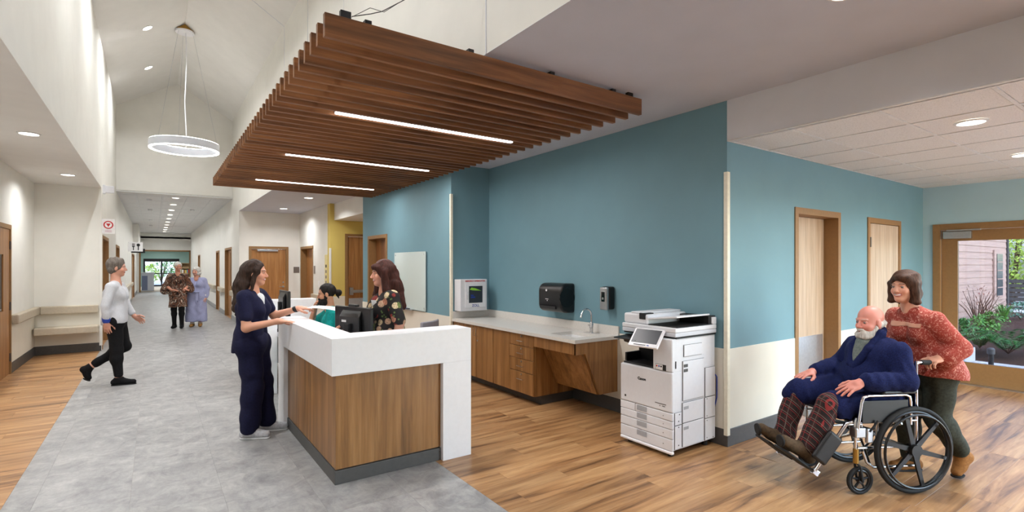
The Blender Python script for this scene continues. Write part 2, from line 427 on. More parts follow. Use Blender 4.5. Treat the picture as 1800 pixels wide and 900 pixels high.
# ---- white walls behind the desk
XG = 3.40
struct('wall_back', wallY(MB(), YW, YW+.2, XR+.2, XG+.2, 0, ZS, [(2.15, 3.05, 2.06)]), 'cream', 'white wall with a wood door behind the desk area', 'wall')
struct('wall_back_side', wallX(MB(), XG, XG+.2, YB+.2, YW, 0, ZS, [(13.92, 15.18, 2.06)]), 'cream', 'white side wall with a recessed door near the yellow wall', 'wall')
struct('wall_yellow', wallY(MB(), YB, YB+.2, XG, 6.6, 0, ZS, [(3.80, 4.72, 2.30)]), 'yellow', 'yellow wall around the door with a push bar', 'wall')
struct('wall_yellow_header', MB().box(3.5, 3.7, 10.29, YB, 2.66, ZS), 'cream', 'white dropped header in front of the yellow wall', 'wall')
struct('ceiling_passage', MB().box(3.7, 6.6, 10.0, YB, 2.66, 2.8), 'ceil_white', 'low ceiling of the side passage by the yellow wall', 'ceiling')
struct('wall_passage_end', MB().box(6.6, 6.8, 9.8, YB+.2, 0, ZS), 'cream', 'end wall of the side passage', 'wall')
# ---- teal walls
struct('wall_teal_back', wallX(MB(), X2, X2+.22, YA-5.735, 10.29, 0, ZS, [(9.01, 9.93, 2.12)]), 'teal', 'dusty teal wall holding the glass board behind the desk', 'wall')
struct('wall_passage_side', MB().box(X2+.22, 6.6, 10.0, 10.29, 0, ZS), 'cream', 'near wall of the side passage', 'wall')
struct('wall_teal_return', MB().box(X2+.22, XT+.3, 6.515, 6.735, 0, ZS), 'teal', 'short teal return wall above the counter end', 'wall')
struct('wall_teal', MB().box(XT, XT+.3, YR, 6.515, 0, ZS), 'teal', 'long teal wall behind the counter and the copier', 'wall')
struct('wall_right', wallY(MB(), YR, YR+.25, XT+.3, XE+.25, 0, ZS, [(5.37, 6.29, 2.14), (7.12, 8.06, 2.13)]), 'teal', 'teal wall with two pale wood doors near the exit', 'wall')
struct('wall_header', MB().box(XT, XT+.22, YN, YR, ZC+.008, ZS), 'header_white', 'white dropped header over the way to the exit', 'wall')
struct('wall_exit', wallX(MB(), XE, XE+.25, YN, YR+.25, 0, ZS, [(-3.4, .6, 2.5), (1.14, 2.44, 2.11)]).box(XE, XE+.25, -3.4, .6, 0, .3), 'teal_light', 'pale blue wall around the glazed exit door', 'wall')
struct('ceiling', MB().box(XR+.2, XT+.3, YN, YW+.2, ZS, ZS+.1).box(XR+.0, XR+.2, YN, YW, ZS-.001, ZS), 'flat_ceiling', 'flat pale ceiling around the slatted canopy', 'ceiling')
WX0, WX1, WZ0, WZ1 = 4.5, 8.8, .15, 2.6
struct('wall_behind', MB().box(-2, WX0, YN-.2, YN, 0, 6.8).box(WX1, 9.2, YN-.2, YN, 0, 6.8).box(WX0, WX1, YN-.2, YN, 0, WZ0).box(WX0, WX1, YN-.2, YN, WZ1, 6.8), 'cream', 'cream wall with a wide window behind the photographer', 'wall')
w1_ = thing('window_1', 'wide bronze framed window facing the two pale doors', 'window', (WX0, YN, 0), 0, kind='structure')
m = MB().box(WX0, WX1, YN-.12, YN-.05, WZ0, WZ0+.06).box(WX0, WX1, YN-.12, YN-.05, WZ1-.06, WZ1)
for k in range(5): m.box(WX0+(WX1-WX0-.06)*k/4, WX0+(WX1-WX0-.06)*k/4+.06, YN-.12, YN-.05, WZ0+.06, WZ1-.06)
m.build('window_frame', 'frame_bronze', w1_)
for k in range(4): MB().box(WX0+(WX1-WX0-.06)*k/4+.06, WX0+(WX1-WX0-.06)*(k+1)/4, YN-.09, YN-.084, WZ0+.06, WZ1-.06).build('pane', 'pane_glass', w1_)
pd = bpy.data.lights.new('window_portal', 'AREA'); pd.shape = 'RECTANGLE'; pd.size = WX1-WX0; pd.size_y = WZ1-WZ0; pd.cycles.is_portal = True
po = bpy.data.objects.new('window_portal', pd); COL.objects.link(po); po.location = ((WX0+WX1)/2, YN-.15, (WZ0+WZ1)/2); po.rotation_euler = (math.pi/2, 0, 0); attach(po, w1_)
w2_ = thing('window_2', 'wide bronze framed window beside the exit door', 'window', (XE, -3.4, 0), 0, kind='structure')
m = MB().box(XE+.08, XE+.15, -3.4, .6, .3, .36).box(XE+.08, XE+.15, -3.4, .6, 2.44, 2.5)
for k in range(5): m.box(XE+.08, XE+.15, -3.4+3.94*k/4, -3.34+3.94*k/4, .36, 2.44)
m.build('window_frame', 'frame_bronze', w2_)
for k in range(4): MB().box(XE+.11, XE+.116, -3.34+3.94*k/4, -3.4+3.94*(k+1)/4, .36, 2.44).build('pane', 'pane_glass', w2_)
pd = bpy.data.lights.new('window_portal', 'AREA'); pd.shape = 'RECTANGLE'; pd.size = 2.2; pd.size_y = 4.0; pd.cycles.is_portal = True
po = bpy.data.objects.new('window_portal', pd); COL.objects.link(po); po.location = (XE+.2, -1.4, 1.4); po.rotation_euler = (0, math.pi/2, 0); attach(po, w2_)
struct('ground_behind', MB().box(-6, 14, -14, YN-.2, -.2, -.03), 'concrete', 'pale paving outside the window behind the photographer', 'ground')
# tile ceiling by the exit
ct = struct('ceiling_exit', MB().box(XT+.22, XE, YN, YR, ZC+.03, ZC+.1), 'dark_gap', 'white acoustic tile ceiling near the exit door', 'ceiling')
gx = [XT+.005]+[4.195+.613*k for k in range(8)]+[XE-.005]; gy = [2.10-.61*k for k in range(10)][::-1]+[YR-.005]
gy = [g for g in gy if g > -1.6]
tile_field(ct, gx[1:], gy, ZC); tee_grid(ct, gx[1:], gy, ZC)
MB().box(XT, XT+.055, YN, YR, ZC, ZC+.007).build('edge_trim', 'grille_white', ct)
MB().box(XT+.055, XE, YN, gy[0], ZC, ZC+.02).build('ceiling_field', 'acoustic_tile', ct)

# ---- wainscot, baseboards, guards, rails (kept off the door openings)
n_trim = [4]
def trim(mb, mat, label, cat='trim', bevel=0.0):
    n_trim[0] += 1; return struct('trim_%d' % n_trim[0], mb, mat, label, cat, bevel=bevel)
trim(MB().box(XT-.008, XT, YR-.008, 3.875, .1, .86).box(XT-.008, XT, 3.875, 4.59, .1, .79), 'cream_low', 'cream wainscot panel behind the copier')
trim(MB().box(XT-.008, 5.32, YR-.008, YR, .1, .86).box(6.34, 7.07, YR-.008, YR, .1, .86).box(8.11, XE, YR-.008, YR, .1, .86), 'cream_low', 'cream wainscot panels along the wall with two doors', bevel=.002)
trim(MB().box(X2-.008, X2, 6.5, 8.95, .1, .86).box(X2-.008, X2, 9.99, 10.29, .1, .86), 'cream_low', 'cream wainscot under the glass board')
trim(MB().box(XA, XA+.006, 10.45, YA, .16, .80).box(XA, XL, YA-.006, YA, .16, .80), 'cream_low', 'cream wainscot in the left alcove')
trim(MB().box(3.45, 3.75, YB-.006, YB, .1, .86), 'cream_low', 'cream wainscot below the yellow wall')
def baseb(name, mb, mat, label): return struct('baseboard_'+name, mb, mat, label, 'baseboard', bevel=.004)
baseb('alcove', MB().box(XA, XA+.012, 10.45, YA, 0, .155).box(XA, XL, YA-.012, YA, 0, .155), 'base_grey', 'dark grey baseboard in the left alcove')
baseb('teal', MB().box(XT-.012, XT, YR-.012, 6.5, 0, .15), 'base_grey', 'dark grey baseboard below the teal wall')
baseb('right', MB().box(XT-.013, 5.31, YR-.014, YR, 0, .155).box(6.35, 7.06, YR-.014, YR, 0, .155).box(8.12, XE, YR-.014, YR, 0, .155), 'base_grey', 'grey baseboard along the wall with two pale doors')
baseb('teal_back', MB().box(X2-.012, X2, 6.5, 8.95, 0, .15), 'base_grey', 'grey baseboard behind the desk')
baseb('corridor_left', MB().box(XL, XL+.012, 14.02, 16.68, 0, .15).box(XL, XL+.012, 18.27, 28.3, 0, .15).box(XL, XL+.012, 32.0, YEND, 0, .15), 'base_light', 'pale grey baseboard on the left of the corridor')
baseb('corridor_right', MB().box(XR-.012, XR, YW-.012, 16.93, 0, .15).box(XR-.012, XR, 18.67, 20.28, 0, .15).box(XR-.012, XR, 21.47, 29.2, 0, .15).box(XR-.012, XR, 30.7, YEND, 0, .15).box(XR-.012, 2.08, YW-.012, YW, 0, .15), 'base_light', 'pale grey baseboard on the right of the corridor')
baseb('back_side', MB().box(XG-.012, XG, YB, 13.85, 0, .15), 'base_light', 'grey baseboard below the white side wall')
trim(MB().box(XT-.025, XT+.018, YR-.02, YR+.018, .10, 2.42), 'corner_guard', 'cream corner guard on the teal wall end by the copier', bevel=.004)
trim(MB().box(X2-.018, X2+.02, 6.495, 6.535, .10, 2.62), 'corner_guard', 'cream corner guard on the teal wall end by the cabinet', bevel=.004)
trim(MB().box(XL-.03, XL+.014, YA-.016, YA+.03, .10, 2.2), 'cream', 'cream corner guard at the alcove end', bevel=.003)
trim(MB().box(XG-.014, XG+.03, YB-.014, YB+.03, .10, 2.0), 'cream', 'cream corner guard at the yellow wall end', bevel=.003)
# handrails / bumper rails
def rail(mb, label): tag(mb.build('handrail', 'rail_tan', bevel=.02, seg=3), label, 'handrail', None)
rail(MB().box(XA, XA+.085, 10.47, YA-.002, .72, .865), 'tan bumper rail on the alcove side wall beside the wood door')
rail(MB().box(XA+.085, XL-.04, YA-.085, YA, .72, .865), 'upper tan bumper rail on the alcove end wall')
rail(MB().box(XA+.03, XL-.03, YA-.30, YA, .37, .50), 'lower deep tan rail on the alcove end wall')
rail(MB().box(XL, XL+.085, 18.35, 27.9, .72, .865), 'tan rail on the left corridor wall near the far doors')
rail(MB().box(XR-.085, XR, 15.5, 16.8, .72, .865), 'short tan rail on the right corridor wall at the white corner')
rail(MB().box(XR-.085, XR, 18.8, 20.2, .72, .865), 'tan rail between the two corridor doors on the right')
rail(MB().box(XR-.085, XR, 21.6, 29.0, .72, .865), 'long tan rail on the right corridor wall farther on')
rail(MB().box(XG-.085, XG, YB+.05, 13.8, .72, .865), 'tan rail on the white side wall by the yellow wall')

# ================================================================== doors
n_door = [0]
def door(origin, rz, w, h, label, leaf='door_wood', rec=.10, wall=.2, frame='frame_bronze', hinge=None, lite=None, handle=None, kick=0, closer=False, bar=False, double=False, face=.05):
    """local x along the wall, local y into the wall, origin at the left foot of the opening"""
    n_door[0] += 1
    r = thing('door_%d' % n_door[0], label, 'door', origin, rz, kind='structure')
    B = lambda mb, nm, mt, p=r, **k: mb.build(nm, mt, p, world=False, **k)
    fr = MB(); f = face; p = .012
    for (a, b) in ((-f, .015), (w-.015, w+f)): fr.box(a, b, -p, 0 if False else .001, 0, h+f)
    fr.box(.015, w-.015, -p, .001, h-.015, h+f)
    fr.box(0, .015, .001, wall, 0, h).box(w-.015, w, .001, wall, 0, h).box(.015, w-.015, .001, wall, h-.015, h)
    B(fr, 'frame', frame)
    lv = [(.018, w-.018)] if not double else [(.018, w/2-.003), (w/2+.003, w-.018)]
    for q, (a, b) in enumerate(lv):
        lf = MB(); y0, y1 = rec, rec+.044
        if lite:
            la, lb, lz0, lz1 = lite; la += a; lb += a
            lf.box(a, la, y0, y1, .008, h-.02).box(lb, b, y0, y1, .008, h-.02).box(la, lb, y0, y1, .008, lz0).box(la, lb, y0, y1, lz1, h-.02)
        else: lf.box(a, b, y0, y1, .008, h-.02)
        L = B(lf, 'leaf', leaf)
        if lite: B(MB().box(la, lb, y0+.015, y0+.025, lz0, lz1), 'lite', 'screen_glass', L)
        if kick: B(MB().box(a+.03, b-.03, y0-.003, y0, .02, kick), 'kick_plate', 'kick_steel', L)
        if handle is not None:
            hx = handle; hm = MB(); hm.cyl((hx, y0, 1.0), (hx, y0-.012, 1.0), .03, 16); hm.tube([(hx, y0-.01, 1.0), (hx, y0-.05, 1.0), (hx+(.11 if hx < w/2 else -.11), y0-.052, 1.0)], .009, 8)
            B(hm, 'lever_handle', 'steel', L, smooth=True)
            B(MB().cyl((hx, y0, 1.12), (hx, y0-.01, 1.12), .022, 16), 'lock', 'steel', L)
        if bar:
            bm_ = MB().box(a+.06, b-.06, y0-.06, y0-.03, .93, 1.0).box(a+.04, a+.12, y0-.075, y0, .88, 1.06)
            B(bm_, 'push_bar', 'steel', L, bevel=.006)
    if hinge is not None:
        for hz in (.25, 1.0, h-.25):
            B(MB().box(hinge-.014, hinge+.014, rec-.016, rec, hz-.06, hz+.06), 'hinge', 'base_grey')
    if closer: B(MB().box(.16, w-.22, rec-.05, rec, h-.085, h-.035), 'closer', 'steel', bevel=.004)
    return r
R90 = math.pi/2
door((XA, 9.35, 0), R90, 1.04, 2.14, 'wood door with dark lite and hinges in the left alcove', rec=.0, hinge=1.02, lite=(.25, .62, .95, 1.75), handle=.08)
door((XL, 12.45, 0), R90, 1.5, 2.12, 'recessed wood door just past the alcove corner', rec=.12)
door((XL, 16.75, 0), R90, 1.45, 2.08, 'recessed wood door on the left corridor wall under the gable', rec=.12)
door((XL, 28.4, 0), R90, 3.5, 2.08, 'double wood doors far along the left corridor wall', rec=.04, double=True)
door((XR, 18.6, 0), -R90, 1.6, 2.08, 'wood door with tall lite, first along the right corridor wall', rec=.08, lite=(.55, 1.1, .95, 1.98))
door((XR, 21.4, 0), -R90, 1.05, 2.06, 'second wood door along the right corridor wall', rec=.05)
door((XR, 30.6, 0), -R90, 1.3, 2.06, 'farthest wood door along the right corridor wall', rec=.05)
door((2.15, YW, 0), 0, .90, 2.06, 'closed wood door with lever handle in the white back wall', rec=.03, handle=.82, closer=True)
door((XG, 15.18, 0), -R90, 1.26, 2.06, 'deep-set wood door beside the yellow wall end', rec=.14)
door((3.80, YB, 0), 0, .92, 2.30, 'wood door with steel push bar in the yellow wall', rec=.02, bar=True, lite=(.55, .72, 1.1, 1.95), kick=.8)
door((X2, 9.93, 0), -R90, .92, 2.12, 'dark recessed wood door beside the glass board', leaf='laminate_dark', rec=.14)
door((5.37, YR, 0), 0, .92, 2.14, 'pale wood door with steel kick plate, deep in its frame', leaf='door_pale', rec=.14, wall=.25, kick=.82)
door((7.12, YR, 0), 0, .94, 2.13, 'pale wood door with dark hinges nearest the exit', leaf='door_pale', rec=.0, wall=.25, frame='frame_bronze', hinge=.02)
# exit door with full glass
ex = thing('door_%d' % (n_door[0]+1), 'bronze framed exit door with full glass and closer', 'door', (XE, 2.44, 0), -R90, kind='structure')
w, h = 1.30, 2.11; fr = MB()
fr.box(-.055, .03, -.02, .25, 0, h+.055).box(w-.03, w+.055, -.02, .25, 0, h+.055).box(.03, w-.03, -.02, .25, h-.03, h+.055)
fr.build('frame', 'frame_bronze', ex, world=False, bevel=.003)
lf = MB().box(.035, .205, .03, .08, .012, h-.035).box(w-.205, w-.035, .03, .08, .012, h-.035).box(.205, w-.205, .03, .08, .012, .29).box(.205, w-.205, .03, .08, 1.93, h-.035)
L = lf.build('leaf', 'frame_bronze', ex, world=False)
MB().box(.205, w-.205, .050, .058, .29, 1.93).build('pane', 'pane_dimmed', L, world=False)
MB().box(.06, .36, -.03, .03, 1.96, 2.06).build('closer', 'steel', L, world=False, bevel=.008)
MB().box(.10, .46, -.045, -.02, 2.063, 2.082).build('closer_arm', 'base_light', L, world=False, bevel=.004)
MB().box(-.02, w+.02, -.06, .26, 0, .012).build('threshold', 'steel', ex, world=False)
# push bar on the exit door lies outside the picture; the lobby's dark glazed doors
lb = thing('door_%d' % (n_door[0]+2), 'black framed glazed double doors at the lobby end', 'door', (-.62, LY, 0), 0, kind='structure')
w, h = 2.24, 2.08; m = MB().box(0, .1, -.03, .1, 0, h).box(w-.1, w, -.03, .1, 0, h).box(.1, w-.1, -.03, .1, h-.22, h).box(.1, w-.1, -.03, .1, 0, .1).box(w/2-.05, w/2+.05, -.03, .1, .1, h-.22)
m.build('frame', 'black_soft', lb, world=False)
for a, b in ((.1, w/2-.05), (w/2+.05, w-.1)):
    MB().box(a, b, .03, .04, .1, h-.22).build('pane', 'pane_dimmed', lb, world=False)
    MB().box(a, b, -.01, .06, .93, 1.0).build('mid_rail', 'black_soft', lb, world=False)

# ================================================================== lights the place has
def downlight(x, y, z, label, r=.085, power=1.0, normal=None, group=None):
    root = thing('downlight', label, 'light', (x, y, z), 0, group)
    if normal is not None:
        q = Vector((0, 0, -1)).rotation_difference(Vector(normal)); root.rotation_mode = 'XYZ'; root.rotation_euler = q.to_euler()
    MB().lathe([(r, 0), (r+.018, 0), (r+.018, -.006), (r, -.010)], 28, closed=True).build('trim_ring', 'grille_white', root, world=False, smooth=True)
    MB().lathe([(r, -.001), (r, -.004)], 28).build('lens', 'lens', root, world=False)
    ld = bpy.data.lights.new('downlight_beam', 'AREA'); ld.shape = 'DISK'; ld.size = r*1.8; ld.energy = LAMP*power; ld.color = WARM; ld.spread = math.radians(150)
    lo = bpy.data.objects.new('downlight_beam', ld); COL.objects.link(lo); lo.location = (0, 0, -.016); lo.parent = root
    if normal is not None: ld.spread = math.radians(135); lo.location = (0, 0, -.07); lo.rotation_euler = q.inverted().to_euler()
    return root
G1 = 'downlights in the alcove soffit'
for y, l in ((1.4, 'fourth alcove soffit downlight from the end wall with rails'), (4.5, 'third alcove soffit downlight from the end wall with rails'), (7.67, 'second alcove soffit downlight from the end wall, before the wood door'), (10.8, 'alcove soffit downlight next to the end wall with rails')): downlight(-1.125, y, ZS, l, group=G1, power=.62)
for y, l in ((11.53, 'ceiling downlight just behind the slatted canopy'), (14.1, 'ceiling downlight before the closed door in the white back wall')): downlight(2.73, y, ZS, l, group='downlights before the back wall', power=.8)
nv = (.53, 0, -.85)
for y, l in zip((2.4, 4.9, 7.3, 9.75, 12.18, 14.61), ('sixth', 'fifth', 'fourth', 'third', 'second', 'first')): downlight(-.1, y, ZR-(XM+.1)*(ZR-ZE)/(XM-XL)-.0, l+' vault slope downlight from the gable wall', normal=nv, group='downlights in the vault slope', power=1.35)
for k in range(10): downlight(.515, 17.5+2.0*k, ZK, ('first', 'second', 'third', 'fourth', 'fifth', 'sixth', 'seventh', 'eighth', 'ninth', 'tenth')[k]+' corridor ceiling downlight past the gable wall', group='downlights along the corridor ceiling', power=.85)
for x, y, l in ((5.1, 1.19, 'tile ceiling downlight in front of the pale door with kick plate'), (7.02, 1.24, 'tile ceiling downlight in front of the pale door with hinges'), (5.1, -.64, 'tile ceiling downlight toward the window, by the header'), (7.02, -.64, 'tile ceiling downlight toward the window, by the exit wall')): downlight(x, y, ZC, l, group='downlights in the exit tile ceiling', power=.8)
for x, y, l in ((3.0, 1.2, 'flat ceiling downlight near the canopy front'), (3.0, -1.2, 'flat ceiling downlight toward the rear wall')): downlight(x, y, ZS, l, group='downlights in the flat ceiling', power=.9)
for x, y, l in ((-.5, 42, 'lobby ceiling downlight above the waste station side'), (1.5, 42, 'lobby ceiling downlight on the bookcase side'), (.5, 45, 'lobby ceiling downlight before the glazed doors')): downlight(x, y, 3.2, l, group='lobby downlights', power=1.5)
# ring pendant
PX, PY, PZ = XM, 12.67, 4.0
rp = thing('ring_pendant', 'white glowing ring pendant hanging from the vault ridge', 'pendant light', (PX, PY, PZ))
MB().lathe([(.572, .0), (.628, .0), (.628, .15), (.572, .15)], 72, closed=True).build('ring', 'white_grey', rp, world=False, smooth=True)
MB().lathe([(.576, -.01), (.624, -.01), (.624, .0), (.576, .0)], 72, closed=True).build('diffuser', 'ring_lens', rp, world=False, smooth=True)
MB().lathe([(.58, .150), (.62, .150), (.62, .158), (.58, .158)], 72, closed=True).build('added_uplight', 'ring_lens', rp, world=False, smooth=True)  # glowing top strip added to brighten the vault, not a known part
for k in range(3):
    a = math.radians(100+120*k); c, s_ = math.cos(a), math.sin(a)
    MB().tube([(.60*c, .60*s_, .15), (.15*c, .15*s_, 2.44)], .0025, 6).build('suspension_wire', 'steel', rp, world=False)
MB().tube([(.02, 0, 2.47), (.03, .01, 1.8), (-.0, .0, 1.0), (.03, 0, .2), (.02, 0, .06)], .011, 8).build('power_cord', 'white_gloss', rp, world=False, smooth=True)
MB().tube([(.02, 0, .06), (-.3, .1, .08), (-.59, .1, .07)], .006, 6).build('feed_wire', 'white_gloss', rp, world=False)
cn = MB().lathe([(.0, 0), (.17, .0), (.17, .035), (.0, .035)], 36, Matrix.Translation((0, 0, 2.44))); cn.build('canopy', 'white_gloss', rp, world=False, smooth=True)
MB().prism([(-.15, 2.475), (.15, 2.475), (0, 2.59)], 1, -.1, .1).build('canopy_mount', 'brass_tone', rp, world=False)
# slatted canopy with three linear lights
SX0, SX1, SZ0, SZ1 = .785, 3.42, 2.885, 3.02
sc = thing('slat_canopy', 'suspended canopy of walnut wood slats over the reception desk', 'canopy', (SX0, 2.95, SZ0))
sm = MB().box(0, SX1-SX0, 0, .036, 0, SZ1-SZ0); me = bpy.data.meshes.new('slat'); me.from_pydata(sm.v, [], sm.f); me.materials.append(MAT['slat_wood'])
NSL = 44; SP = .1524
for k in range(NSL):
    o = bpy.data.objects.new('slat', me); COL.objects.link(o); o.parent = sc; o.location = (0, k*SP, 0)
    md = o.modifiers.new('bevel', 'BEVEL'); md.width = .002; md.segments = 1
for x in (.25, .95, 1.65, 2.3):
    MB().box(x-.02, x+.02, .0, (NSL-1)*SP+.036, SZ1-SZ0, SZ1-SZ0+.02).build('support_rail', 'black_soft', sc, world=False)
for x in (.12, 2.50):
    MB().box(x-.03, x+.03, .004, .034, SZ1-SZ0, SZ1-SZ0+.04).build('hanger_bracket', 'black_soft', sc, world=False)
wm = MB()
for k in range(7): pass
MB().tube([(.16, .02, .16), (.28, .05, .22), (.34, .02, .24), (.55, .0, .40), (1.05, .0, 1.0)], .003, 6).build('hanger_cable', 'base_grey', sc, world=False)
MB().tube([(.16, .03, .16), (.26, .0, .23), (.36, .04, .25), (.55, .0, .41)], .002, 6).build('hanger_cable', 'base_grey', sc, world=False)
MB().tube([(1.07, 3.2, SZ1-SZ0), (1.07, 3.2, 2.6)], .002, 6).build('hanger_cable', 'steel', sc, world=False)
MB().tube([(0.05, .6, SZ1-SZ0), (0.05, .6, 2.6)], .0015, 6).build('hanger_cable', 'steel', sc, world=False)
for y, lab_ in ((4.40, 'linear light in the canopy above the desk corner and monitor'), (6.385, 'middle of the three linear lights in the slatted canopy'), (8.45, 'linear light in the canopy end toward the ring pendant')):
    k = round((y-2.95-.036)/SP); yy = 2.95+.036+k*SP+.018
    lr = thing('linear_light', lab_, 'light', (1.25, yy, SZ0), 0, 'linear lights in the slatted canopy')
    MB().box(0, 1.835, 0, .05, .012, .07).build('housing', 'black_soft', lr, world=False)
    MB().box(.01, 1.825, .006, .044, -.004, .012).build('diffuser', 'led', lr, world=False)
    ld = bpy.data.lights.new('linear_beam', 'AREA'); ld.shape = 'RECTANGLE'; ld.size = 1.8; ld.size_y = .04; ld.energy = 30; ld.color = (1, .96, .93)
    lo = bpy.data.objects.new('linear_beam', ld); COL.objects.link(lo); lo.parent = lr; lo.location = (.92, .025, -.01)
# smoke detectors on the corridor ceiling
for x, y, l in ((-.1, 18.2, 'first detector past the gable on the left tiles'), (-.1, 21.5, 'second detector past the gable on the left tiles'), (-.1, 26.5, 'third detector past the gable on the left tiles'), (-.1, 30, 'fourth detector past the gable on the left tiles'), (1.1, 20.8, 'lone ceiling detector on the right corridor tiles')):
    dm = MB().lathe([(.0, 0), (.07, 0), (.06, -.05), (.0, -.05)], 16); o = dm.build('smoke_detector', 'grille_white'); o.location = (x, y, ZK)
    tag(o, l, 'detector', 'ceiling detectors along the corridor')
o = MB().box(.85, 1.35, 30.2, 30.7, ZK-.012, ZK).build('air_vent', 'grille_white'); tag(o, 'flat air vent in the far corridor ceiling', 'vent')
# ================================================================== reception desk
DX0, DX1, DY0, DY1 = 1.045, 2.20, 3.745, 5.66
desk = thing('reception_desk', 'white topped reception desk with brown wood panels, the nurse leaning on it', 'desk', (1.6, 4.6, 0))
def part(mb, nm, mt, root, **k): return mb.build(nm, mt, root, **k)
m = MB()  # L-shaped white band
z0, z1 = .80, 1.07
L_ = [(DX0, DY0), (DX1, DY0), (DX1, 4.01), (1.262, 4.01), (1.262, DY1), (DX0, DY1)]
m.prism(L_, 2, z0, z1); part(m, 'counter_band', 'white_gloss', desk, bevel=.003)
part(MB().box(1.935, DX1, DY0, 4.01, 0, z0), 'leg_panel', 'white_gloss', desk, bevel=.003)
part(MB().box(DX0, 1.262, 5.40, DY1, 0, z0), 'leg_panel', 'white_gloss', desk, bevel=.003)
part(MB().box(1.085, 1.935, 3.79, 3.82, .108, z0), 'front_panel', 'laminate', desk)
part(MB().box(1.085, 1.115, 3.82, 4.60, .108, z0), 'side_panel', 'laminate', desk)
part(MB().box(1.085, 1.115, 4.603, 5.40, .108, z0), 'side_panel', 'laminate', desk)
part(MB().box(1.078, 1.935, 3.782, 3.82, 0, .10).box(1.078, 1.115, 3.82, 5.40, 0, .10), 'kick_base', 'base_grey', desk, bevel=.003)
part(MB().box(1.26, 2.1, 4.01, 4.40, .71, .74).box(1.26, 1.60, 4.40, 6.88, .71, .74), 'worktop', 'white_grey', desk, bevel=.003)
part(MB().box(1.27, 1.58, 5.60, 5.64, .0, .71), 'inner_panel', 'laminate', desk)
# second station farther along
d2 = thing('reception_desk', 'farther white reception desk behind the seated man', 'desk', (1.5, 7.8, 0))
part(MB().box(1.045, 1.262, 6.9, 8.7, .80, 1.07).box(1.262, 2.12, 8.46, 8.7, .80, 1.07), 'counter_band', 'white_gloss', d2, bevel=.003)
part(MB().box(1.045, 1.262, 6.9, 7.15, 0, .80), 'leg_panel', 'white_gloss', d2, bevel=.003)
part(MB().box(1.88, 2.12, 8.46, 8.7, 0, .80), 'leg_panel', 'white_gloss', d2, bevel=.003)
part(MB().box(1.085, 1.115, 7.15, 8.7, .10, .80), 'side_panel', 'laminate', d2)
part(MB().box(1.115, 1.88, 8.50, 8.53, .10, .80), 'back_panel', 'white_grey', d2)
part(MB().box(1.082, 1.115, 7.15, 8.7, 0, .10), 'kick_base', 'base_grey', d2)
part(MB().box(1.262, 1.85, 6.95, 8.46, .71, .74), 'worktop', 'white_grey', d2)
# monitors
def monitor(loc, rz, label, w=.54, h=.33, zc=.32, badge=False):
    r = thing('computer_monitor', label, 'monitor', loc, rz)   # local: screen faces +y
    B = lambda mb, nm, mt, p=r, **k: mb.build(nm, mt, p, world=False, **k)
    B(MB().box(-w/2, w/2, -.02, .015, zc-h/2, zc+h/2), 'shell', 'black_plastic', bevel=.008)
    B(MB().prism([(-.055, zc-.12), (-.02, zc-.15), (-.02, zc+.14), (-.055, zc+.08)], 0, -.15, .15), 'back_housing', 'black_plastic', bevel=.008)
    B(MB().box(-w/2+.012, w/2-.012, .0151, .017, zc-h/2+.012, zc+h/2-.012), 'screen', 'screen_glass')
    B(MB().box(-.035, .035, -.085, -.05, .0, zc+.02), 'neck', 'black_soft', bevel=.006)
    B(MB().box(-.12, .12, -.13, .07, .0, .014), 'foot', 'black_soft', bevel=.005)
    if badge:
        B(MB().box(-.11, -.04, -.0565, -.0545, zc+.03, zc+.05), 'white_tag', 'sign_white')
        B(MB().box(-.06, .06, -.02, .02, zc+h/2, zc+h/2+.022), 'camera_clip', 'black_soft', bevel=.006)
    return r
monitor((1.50, 4.665, .74), -math.radians(74), 'black computer monitor standing behind the desk corner', badge=True, w=.56, h=.34, zc=.31)
monitor((1.42, 7.25, .74), -math.pi/2, 'black computer monitor on the farther desk', zc=.36)
# ================================================================== cabinets with worktop and sink
cab = thing('base_cabinet', 'brown wood base cabinet with two doors and four drawers under the counter', 'cabinet', (3.82, 5.55, 0))
CX = 3.52
part(MB().box(CX+.022, XT-.014, 4.60, 6.50, .105, .80), 'body', 'laminate', cab)
part(MB().box(3.64, XT-.014, 4.62, 6.50, 0, .105), 'toe_kick', 'base_grey', cab)
def front(y0, y1, z0, z1, nm): return part(MB().box(CX, CX+.02, y0+.003, y1-.003, z0+.003, z1-.003), nm, 'laminate', cab, bevel=.0015)
def lockm(p, y, z): part(MB().cyl((CX, y, z), (CX-.006, y, z), .011, 14), 'lock', 'steel', p)
ys_d = [(5.08, 5.44), (5.44, 5.86), (5.86, 6.18), (6.18, 6.50)]
for i, (a, b) in enumerate(ys_d):
    dr = front(a, b, .105, .80, 'door' if i != 0 else 'filler_panel')
    if i in (1, 2):
        hy = b-.035 if i == 1 else a+.035
        part(MB().tube([(CX, hy, .66), (CX-.03, hy, .66), (CX-.03, hy, .76), (CX, hy, .76)], .0045, 8), 'pull', 'chrome', dr, smooth=True)
        if i == 1: lockm(dr, hy, .60)
dz = [.105, .355, .505, .655, .80]
for k in range(4):
    dr = front(4.605, 5.08, dz[k], dz[k+1], 'drawer'); zc = dz[k+1]-.085; yc = 4.84
    part(MB().tube([(CX, yc-.055, zc), (CX-.028, yc-.055, zc), (CX-.028, yc+.055, zc), (CX, yc+.055, zc)], .0045, 8), 'pull', 'chrome', dr, smooth=True)
    lockm(dr, yc, dz[k+1]-.03)
sk = thing('sink_cabinet', 'wood apron and slanted knee panel below the sink, open underneath', 'cabinet', (3.85, 4.24, 0))
part(MB().box(CX, CX+.02, 3.90, 4.598, .68, .80), 'apron', 'laminate', sk)
part(MB().prism([(CX+.11, .68), (CX+.13, .68), (3.86, .23), (3.84, .23)], 1, 3.92, 4.59), 'knee_panel', 'laminate', sk)
